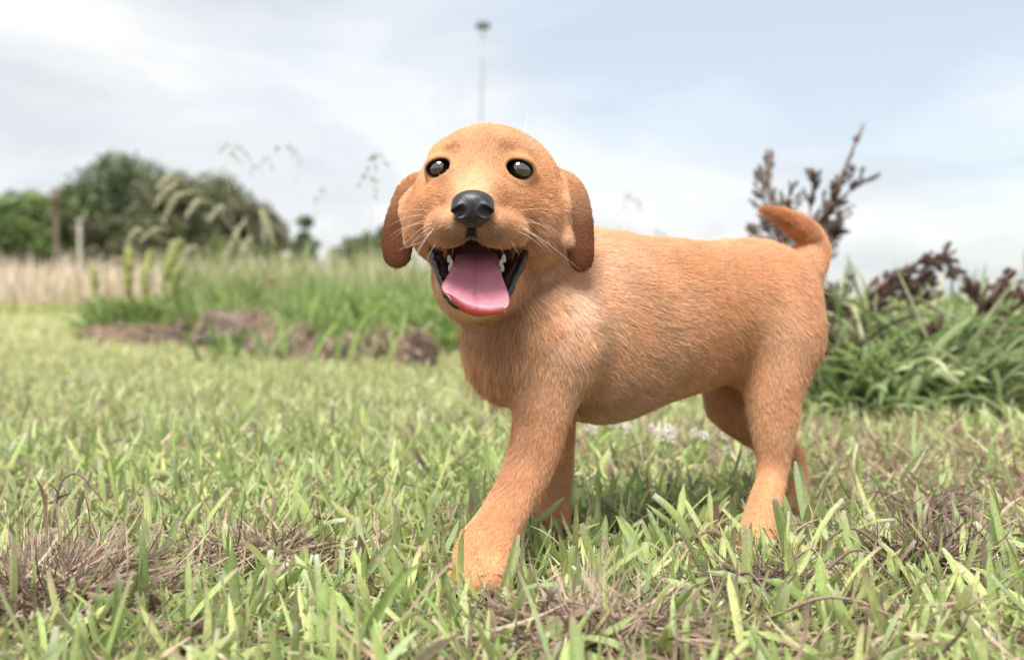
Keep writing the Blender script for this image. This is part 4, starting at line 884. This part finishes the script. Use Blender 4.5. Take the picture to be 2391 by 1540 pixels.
if N_FUR:
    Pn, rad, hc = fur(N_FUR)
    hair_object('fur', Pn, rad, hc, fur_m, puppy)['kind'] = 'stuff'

# ---- eyes
def eye_material():
    m = bpy.data.materials.new('eye_surface'); m.use_nodes = True; nt = m.node_tree; b = nt.nodes['Principled BSDF']
    tc = N(nt, 'ShaderNodeTexCoord'); sp = N(nt, 'ShaderNodeSeparateXYZ'); nt.links.new(tc.outputs['Object'], sp.inputs[0])
    ln = N(nt, 'ShaderNodeVectorMath', operation='LENGTH'); cb = N(nt, 'ShaderNodeCombineXYZ')
    nt.links.new(sp.outputs[0], cb.inputs[0]); nt.links.new(sp.outputs[2], cb.inputs[1]); nt.links.new(cb.outputs[0], ln.inputs[0])
    r = N(nt, 'ShaderNodeValToRGB'); mr = N(nt, 'ShaderNodeMath', operation='MULTIPLY'); mr.inputs[1].default_value = 1/0.0108
    nt.links.new(ln.outputs['Value'], mr.inputs[0]); nt.links.new(mr.outputs[0], r.inputs[0])
    e = r.color_ramp.elements; e[0].position = 0.40; e[0].color = (.003, .003, .004, 1); e[1].position = 0.48; e[1].color = (.014, .009, .006, 1)
    e2 = e.new(0.76); e2.color = (.010, .007, .006, 1); e3 = e.new(0.82); e3.color = (.006, .005, .005, 1); e4 = e.new(0.90); e4.color = (.25, .22, .20, 1)
    nt.links.new(r.outputs[0], b.inputs['Base Color']); b.inputs['Roughness'].default_value = 0.025; b.inputs['IOR'].default_value = 2.6; b.inputs['Specular IOR Level'].default_value = 0.5
    return m
eye_m = eye_material()
for c, r, o in EYES:
    u_, v_ = np.meshgrid(np.linspace(0, 2*np.pi, 48, endpoint=False), np.linspace(0, np.pi, 25))
    V = np.stack([r*np.sin(v_)*np.cos(u_), -r*np.cos(v_), r*np.sin(v_)*np.sin(u_)], -1).reshape(-1, 3)
    rr = np.hypot(V[:, 0], V[:, 2]); V[:, 1] -= np.where(V[:, 1] < 0, 0.0009*np.clip(1-(rr/(0.62*r))**2, 0, 1), 0)     # cornea bulge
    i, j = np.meshgrid(np.arange(24), np.arange(48), indexing='ij'); j2 = (j+1) % 48
    F = np.stack([i*48+j, i*48+j2, (i+1)*48+j2, (i+1)*48+j], -1).reshape(-1, 4)
    eo = link_mesh('eye', mesh_np('eye', V, F), [eye_m], None); eo.parent = puppy; eo.location = Vector(c)-puppy.location

# ---- nose
NB = [Ell(P(1104, 476, .7145), (px(50, .7145), .0115, px(33, .7145))), Ell(P(1103, 503, .7145), (px(32, .7145), .0095, px(29, .7145)))]
NOSTR = [Chain([P(1076, 493, .703), P(1066, 497, .706), P(1057, 504, .712)], [.0038, .0030, .0014]), Chain([P(1131, 493, .703), P(1141, 497, .706), P(1150, 504, .712)], [.0038, .0030, .0014])]
GRV = Chain([P(1103, 497, .7025), P(1102, 530, .705)], [.0006, .0009])
def nose_sdf(x):
    d = smin(NB[0](x), NB[1](x), 0.006)
    for c in (P(1074, 494, .7085), P(1133, 494, .7085)): d = smin(d, np.linalg.norm(x-c, axis=1)-0.0068, 0.004)
    for s in NOSTR: d = smax(d, -s(x), 0.0022)
    return smax(d, -GRV(x), 0.002)
nv, nf = polygonise(nose_sdf, P(1104, 481, .714)-.024, P(1104, 481, .714)+.024, 0.0005)
nv = relax(nv, nf, .5, 2)
if (vnormals(nv, nf)*(nv-nv.mean(0))).sum() < 0: nf = nf[:, ::-1]
nose_m = material('nose_leather', (.020, .020, .023), 0.38, 0.5, bump=(900, 0.55, 0.0006), noise=(300, .7, 1.4))
link_mesh('nose', mesh_np('nose', nv, nf), [nose_m], puppy)

# ---- tongue
TR = [((1066, 578, .812), (1163, 580, .812), 0), ((1061, 600, .786), (1165, 602, .786), 2), ((1055, 622, .772), (1168, 626, .772), 3), ((1042, 642, .762), (1176, 650, .762), 4),
      ((1033, 658, .750), (1184, 672, .750), 8), ((1031, 667, .743), (1189, 692, .742), 14), ((1037, 677, .737), (1186, 709, .735), 15), ((1052, 686, .734), (1177, 717, .732), 11)]
rows = []
for (l, r, sag) in TR: rows.append(np.hstack([P(*l), P(*r), [px(sag, l[2])]]))
rows = spline(np.array(rows), 40); nx = 33; s = np.linspace(0, 1, nx)
top = []
for k, q in enumerate(rows):
    a, b, sg = q[:3], q[3:6], q[6]; t = k/39
    p = a[None]*(1-s)[:, None]+b[None]*s[:, None]
    p[:, 2] -= sg*(1-(2*s-1)**2)
    p[:, 1] += 0.0022*np.exp(-((s-0.5)/0.07)**2)*np.clip(1.3-t*1.3, 0, 1) + 0.0035*(1-(2*s-1)**2)*(1-t)*0.8 - 0.003*(1-(2*s-1)**2)*t
    p[:, 1] += 0.0025*np.abs(2*s-1)**4*t
    top.append(p)
top = np.array(top)
bot = top.copy(); bot[:, :, 1] += 0.0045; bot[:, :, 2] -= 0.0035; bot[-3:, :, 1] -= 0.0008
edge = np.minimum(np.minimum(s, 1-s)[None]*6, (39-np.arange(40))[:, None]/4.0).clip(0, 1)
mid = (top+bot)/2; th = np.sqrt(np.clip(1-(1-edge)**2, 0.12, 1))[..., None]
top2, bot2 = mid+(top-mid)*th, mid+(bot-mid)*th
bot2[-6:, :, 2] -= (np.linspace(0, 1, 6)**2*0.0062)[:, None]*(0.35+0.65*np.exp(-((s-0.40)/0.34)**2))[None]
V = np.vstack([top2.reshape(-1, 3), bot2.reshape(-1, 3)]); m = 40*nx
i, j = np.meshgrid(np.arange(39), np.arange(nx-1), indexing='ij'); a = i*nx+j
F = [np.stack([a, a+1, a+nx+1, a+nx], -1).reshape(-1, 4), np.stack([a+m, a+nx+m, a+nx+1+m, a+1+m], -1).reshape(-1, 4)]
e = np.arange(nx-1)+39*nx; F.append(np.stack([e, e+1, e+1+m, e+m], -1))
for col_, fl in ((0, 0), (nx-1, 1)):
    e = np.arange(39)*nx+col_; q = np.stack([e, e+nx, e+nx+m, e+m], -1); F.append(q if fl else q[:, ::-1])
ct = np.tile(np.array((.78, .33, .40)), (m, 1)).reshape(40, nx, 3); ct *= (0.82+0.18*np.clip(np.abs(s-0.5)/0.05, 0, 1))[None, :, None]
ct[:] += (np.array((.62, .24, .32))-ct)*np.linspace(1, 0, 40)[:, None, None]*0.8  # darker towards the throat: mouth shade put into the tongue's colour
cb = np.tile(np.array((.95, .055, .03)), (m, 1))
tongue_m = material('tongue_surface', (1, 1, 1), 0.36, 0.5, attr='col', bump=(900, 0.6, 0.0007), noise=(160, .9, 1.1), sss=0.3, coat=.15)
link_mesh('tongue', mesh_np('tongue', V, np.vstack(F), {'col': ('POINT', np.vstack([ct.reshape(-1, 3), cb]))}), [tongue_m], puppy)

# ---- black wavy lips along the jaw, and a few small teeth
lip_m = material('black_lip', (.016, .014, .016), 0.2, 0.5, bump=(420, 0.8, 0.0012))
def rim(u, v):
    """Push a point of the mouth's outline onto the body's surface."""
    return P(u, v, hit(u, v, 0.69, 0.86))
for pts in ([(1008, 578), (1014, 605), (1022, 632), (1033, 660), (1043, 688), (1058, 708), (1085, 722)], [(1228, 578), (1222, 605), (1212, 630), (1198, 655), (1188, 684), (1172, 700), (1145, 717), (1115, 725), (1085, 722)]):
    q = np.array([P(u, v, 0.7945-0.0455*(np.clip((v-575)/150, 0, 1.05))**0.8) for u, v in pts])
    q = spline(q, 46); mb = MB(); t = np.linspace(0, 1, 46)
    rr = (0.0031+0.0003*np.sin(t*31)+0.0002*np.sin(t*57+1))*np.interp(t, (0, .08, .8, 1), (.5, 1, .9, .7))
    mb.tube(q, rr, n=10); mb.build('lip', lip_m, puppy)
    q2 = q.copy(); q2[:, 1] += 0.006; q2[:, 0] += np.where(q[:, 0] < P(1117, 600, .77)[0], .004, -.004)*np.interp(t, (0, .5, 1), (1.2, 1, .2)); q2[:, 2] += .001
    mb = MB(); mb.tube(q2[:38], rr[:38]*0.95+0.0004*np.sin(t[:38]*77), n=8); mb.build('gum', material('dark_gum', (.06, .022, .028), .2, .5, bump=(380, .7, .001)), puppy)
tooth_m = material('tooth_enamel', (.74, .70, .60), 0.25, 0.5)
for (u, v, h, w) in ((1049, 603, 8, 5), (1054, 613, 9, 5), (1051, 625, 8, 5), (1056, 635, 6, 4), (1176, 602, 9, 6), (1170, 613, 8, 5), (1173, 625, 8, 5), (1168, 635, 6, 4)):
    d = .776; c = P(u, v, d); mb = MB()
    tt = np.linspace(0, 1, 7); pts = c[None]+np.stack([np.zeros(7), -0.002*tt, px(h, d)*(2*tt-1)], 1)
    mb.tube(pts, px(w, d)*np.sqrt(np.clip(1-(tt*0.98)**3, 0.02, 1)), n=8); mb.build('tooth', tooth_m, puppy)

# ---- claws on the paws that show them
claw_m = material('claw_horn', (.06, .045, .04), 0.35, 0.5)
for (u, v, d, dx) in ((1884, 1183, 1.012, .004), (1868, 1190, 1.008, .002), (1318, 1236, .899, .003)):
    c = P(u, v, d); mb = MB(); tt = np.linspace(0, 1, 6)
    mb.tube(c+np.stack([dx*tt, -.006*tt, -.006*tt**2], 1), .0017*(1-tt*.85), n=6); mb.build('claw', claw_m, puppy)

# ---- whiskers: (root u, v), (tip u, v), sag in pixels
WH = [((1010, 492), (930, 496), -6), ((1000, 502), (906, 528), -10), ((1005, 512), (915, 560), -12), ((1010, 520), (930, 592), -14), ((1012, 528), (957, 575), -8), ((1015, 533), (960, 618), -14), ((1018, 541), (955, 572), -6), ((1008, 522), (903, 556), -16), ((1015, 530), (940, 668), -14), ((1000, 560), (925, 585), 2), ((1022, 560), (985, 640), -6),
      ((1210, 493), (1290, 489), -4), ((1212, 508), (1300, 552), -12), ((1215, 516), (1330, 560), -14), ((1213, 524), (1290, 600), -12), ((1216, 532), (1300, 600), -10), ((1220, 530), (1352, 628), -6), ((1210, 540), (1278, 590), -8), ((1190, 560), (1215, 600), -2), ((1262, 640), (1280, 690), -4), ((1165, 570), (1180, 600), 0), ((1060, 575), (1055, 605), 0),
      ((1030, 345), (962, 270), -6), ((1022, 352), (930, 300), -8), ((1035, 338), (995, 265), -4), ((1218, 338), (1232, 262), 4), ((1226, 345), (1295, 258), -4), ((1232, 350), (1330, 300), -4)]
WP = []; 
for (a, b, sag) in WH:
    d0 = hit(a[0], a[1], .66, .9); p0 = P(a[0], a[1], d0+.001); d1 = d0+(0.004 if b[1] > 300 else .012); p1 = P(b[0], b[1], d1)
    t = np.linspace(0, 1, 8); q = p0[None]*(1-t)[:, None]+p1[None]*t[:, None]; q[:, 2] -= px(sag, .76)*4*t*(1-t)*0.6; q[:, 1] -= .006*np.sin(np.pi*t)
    WP.append(q)
WP = np.array(WP)
whisk_m = hair_material('whisker', 1.0)
hair_object('whiskers', WP, np.tile(np.array((1, 1, .95, .9, .8, .65, .45, .15))*0.00012, (len(WP), 1)), np.tile(np.array((.82, .78, .72)), (len(WP), 1)), whisk_m, puppy)['kind'] = 'stuff'
# ================================================================ small things in the lawn
rs = np.random.default_rng(77)
def straw(name, centre_uv, rad, n, zmax, label, cols, lmin=.03, lmax=.08, w=.0012, seed=0):
    u, v = centre_uv; d = CAM_H*FPX/(v-690); c = P(u, v, d); t = empty(name, (c[0], c[1], 0)); tag(t, label, 'dead grass')
    V, F, C = thatch(n, 0, 0, 0, lmin, lmax, w, zmax, (c[0], c[1]), rad, np.array(cols))
    link_mesh('strands', mesh_np('strands', V, F, {'col': ('POINT', C)}), [thatch_m], t)['kind'] = 'stuff'
    for k in range(7):
        mb = MB()
        a = np.array((c[0]+rs.normal(0, rad[0]*.4), c[1]+rs.normal(0, rad[1]*.4), .006+rs.random()*zmax*.6)); az = rs.uniform(0, 6.28); L = rs.uniform(.05, .10)
        q = spline([a, a+np.array((math.cos(az)*L*.5, math.sin(az)*L*.4, rs.uniform(0, .025))), a+np.array((math.cos(az)*L, math.sin(az)*L*.8, rs.uniform(-.005, .015)))], 9)
        mb.tube(q, np.linspace(.0016, .0006, 9), np.array(cols[0])*.9, n=5); mb.build('runner', thatch_m, t)
BR = [(.32, .24, .185), (.26, .19, .145), (.40, .31, .245), (.20, .145, .115)]; GB = [(.24, .18, .145), (.18, .13, .10), (.33, .26, .21), (.12, .09, .075)]
straw('dead_grass_mat', (110, 1430), (.075, .055), 2600, .026, 'large reddish brown mat of dead grass at the left edge of the foreground', BR, .03, .09)
straw('dead_grass_mat', (1400, 1510), (.07, .025), 800, .022, 'flat reddish brown dead patch at the bottom middle', BR)
straw('root_tangle', (2160, 1335), (.042, .032), 1000, .026, 'dark brown root tangle at the lower right of the puppy', GB, .03, .07, .0011)
straw('root_tangle', (2170, 1240), (.030, .02), 380, .030, 'wiry dark root tangle sticking up right of the hind paw', GB, .02, .06, .0010)
straw('root_tangle', (1800, 1410), (.06, .02), 600, .028, 'low brown root tangle below the hind paw', GB, .02, .06, .0010)
straw('dead_grass_mat', (620, 1320), (.10, .022), 700, .022, 'thin brown strip of dead grass left of the front paw', BR)
def dead_stalk(pts, w, label, col):
    q = spline(np.array([P(*p) for p in pts]), 16); c = q[0]; t = empty('dead_stalk', (c[0], c[1], max(c[2], 0))); tag(t, label, 'dead stalk')
    mb = MB(); mb.tube(q, np.linspace(w, w*.4, 16), col, n=6); mb.build('stalk', thatch_m, t)
    n_ = 9; i = rs.integers(3, 16, n_); cc = np.tile(np.array(col), (n_, 1))
    V, F, C = blade_set(q[i], rs.uniform(0, 6.28, n_), rs.uniform(.3, 1.7, n_), rs.uniform(.012, .035, n_), rs.uniform(.0008, .002, n_), rs.normal(.5, .8, n_), 5, 2, cc, cc, cc, np.full(n_, .2))
    link_mesh('shreds', mesh_np('shreds', V, F, {'col': ('POINT', C)}), [thatch_m], t)['kind'] = 'stuff'
dead_stalk([(1560, 1345, .79), (1600, 1290, .80), (1640, 1245, .81), (1672, 1240, .82)], .0018, 'curled brown dead stalk standing before the hind paw', (.30, .20, .15))
dead_stalk([(55, 1245, .93), (90, 1195, .93), (140, 1160, .93), (165, 1150, .93)], .0020, 'dark arched dead blade at the left of the lawn', (.15, .12, .11))
dead_stalk([(120, 1240, .92), (140, 1130, .93), (180, 1105, .93), (215, 1140, .93), (240, 1170, .93)], .0017, 'brown arched dead blade curling right at the left of the lawn', (.23, .17, .14))
dead_stalk([(1420, 1372, .77), (1480, 1368, .76), (1560, 1378, .75), (1600, 1390, .745)], .0015, 'pale straight straw lying right of the front paw', (.40, .31, .26))
dead_stalk([(1010, 1330, .82), (1035, 1260, .83), (1030, 1190, .84), (1055, 1185, .84)], .0013, 'thin brown curled stalk left of the front paw', (.30, .20, .15))
dead_stalk([(2130, 1330, .80), (2150, 1400, .76), (2200, 1440, .74), (2260, 1450, .73)], .0014, 'reddish runner root trailing over the right foreground', (.27, .15, .10))
# white clover heads seen under the belly
clover_m = material('clover_petals', (.62, .56, .56), .8, .1)
def clover_mesh():
    V, F, k = [], [], 0; r = np.random.default_rng(3)
    for i in range(26):
        ph = i*2.399; z = 1-2*(i+.5)/34; s = math.sqrt(max(0, 1-z*z)); a = np.array((math.cos(ph)*s, math.sin(ph)*s, z)); b = np.cross(a, (0, 0, 1.)); b /= np.linalg.norm(b)+1e-9; c = np.cross(a, b)
        V += [a*.35, a*.8+b*.22, a*1.15+c*.05, a*.8-b*.22]; F.append((k, k+1, k+2, k+3)); k += 4
    return np.array(V)*.0075, np.array(F)
cv, cf = clover_mesh(); cme = mesh_np('bloom', cv, cf); cme.materials.append(clover_m)
sme = MB(); sme.tube([(0, 0, -.05), (.002, 0, -.025), (0, 0, 0)], .0008, (.2, .3, .1), n=5)
for k, (u, v) in enumerate([(1372, 998), (1385, 1004), (1448, 990), (1462, 996), (1470, 1003), (1520, 1000), (1536, 1010), (1545, 1022), (1553, 1012), (1560, 1000), (1572, 1006), (1568, 1026), (1620, 1012), (1640, 1016), (1648, 1020), (1690, 1018), (1112, 898), (1700, 1052)]):
    d = (.172+.012*rs.random())*FPX/(v-690); p = P(u, v, d); t = empty('clover', (p[0], p[1], 0)); tag(t, 'small white clover head in the lawn seen below the puppy belly' if k != 16 else 'white clover head in the lawn left of the puppy chest', 'clover', 'white clover heads')
    o = bpy.data.objects.new('bloom', cme); COL.objects.link(o); o.parent = t; o.location = (0, 0, p[2]); o.scale = (.9,)*3; o.rotation_euler = (0, 0, rs.uniform(0, 6))
    mb = MB(); mb.tube([(p[0], p[1], 0), (p[0]+.003, p[1], p[2]*.5), p], .0008, (.2, .3, .1), n=5); mb.build('stem', stem_m, t)
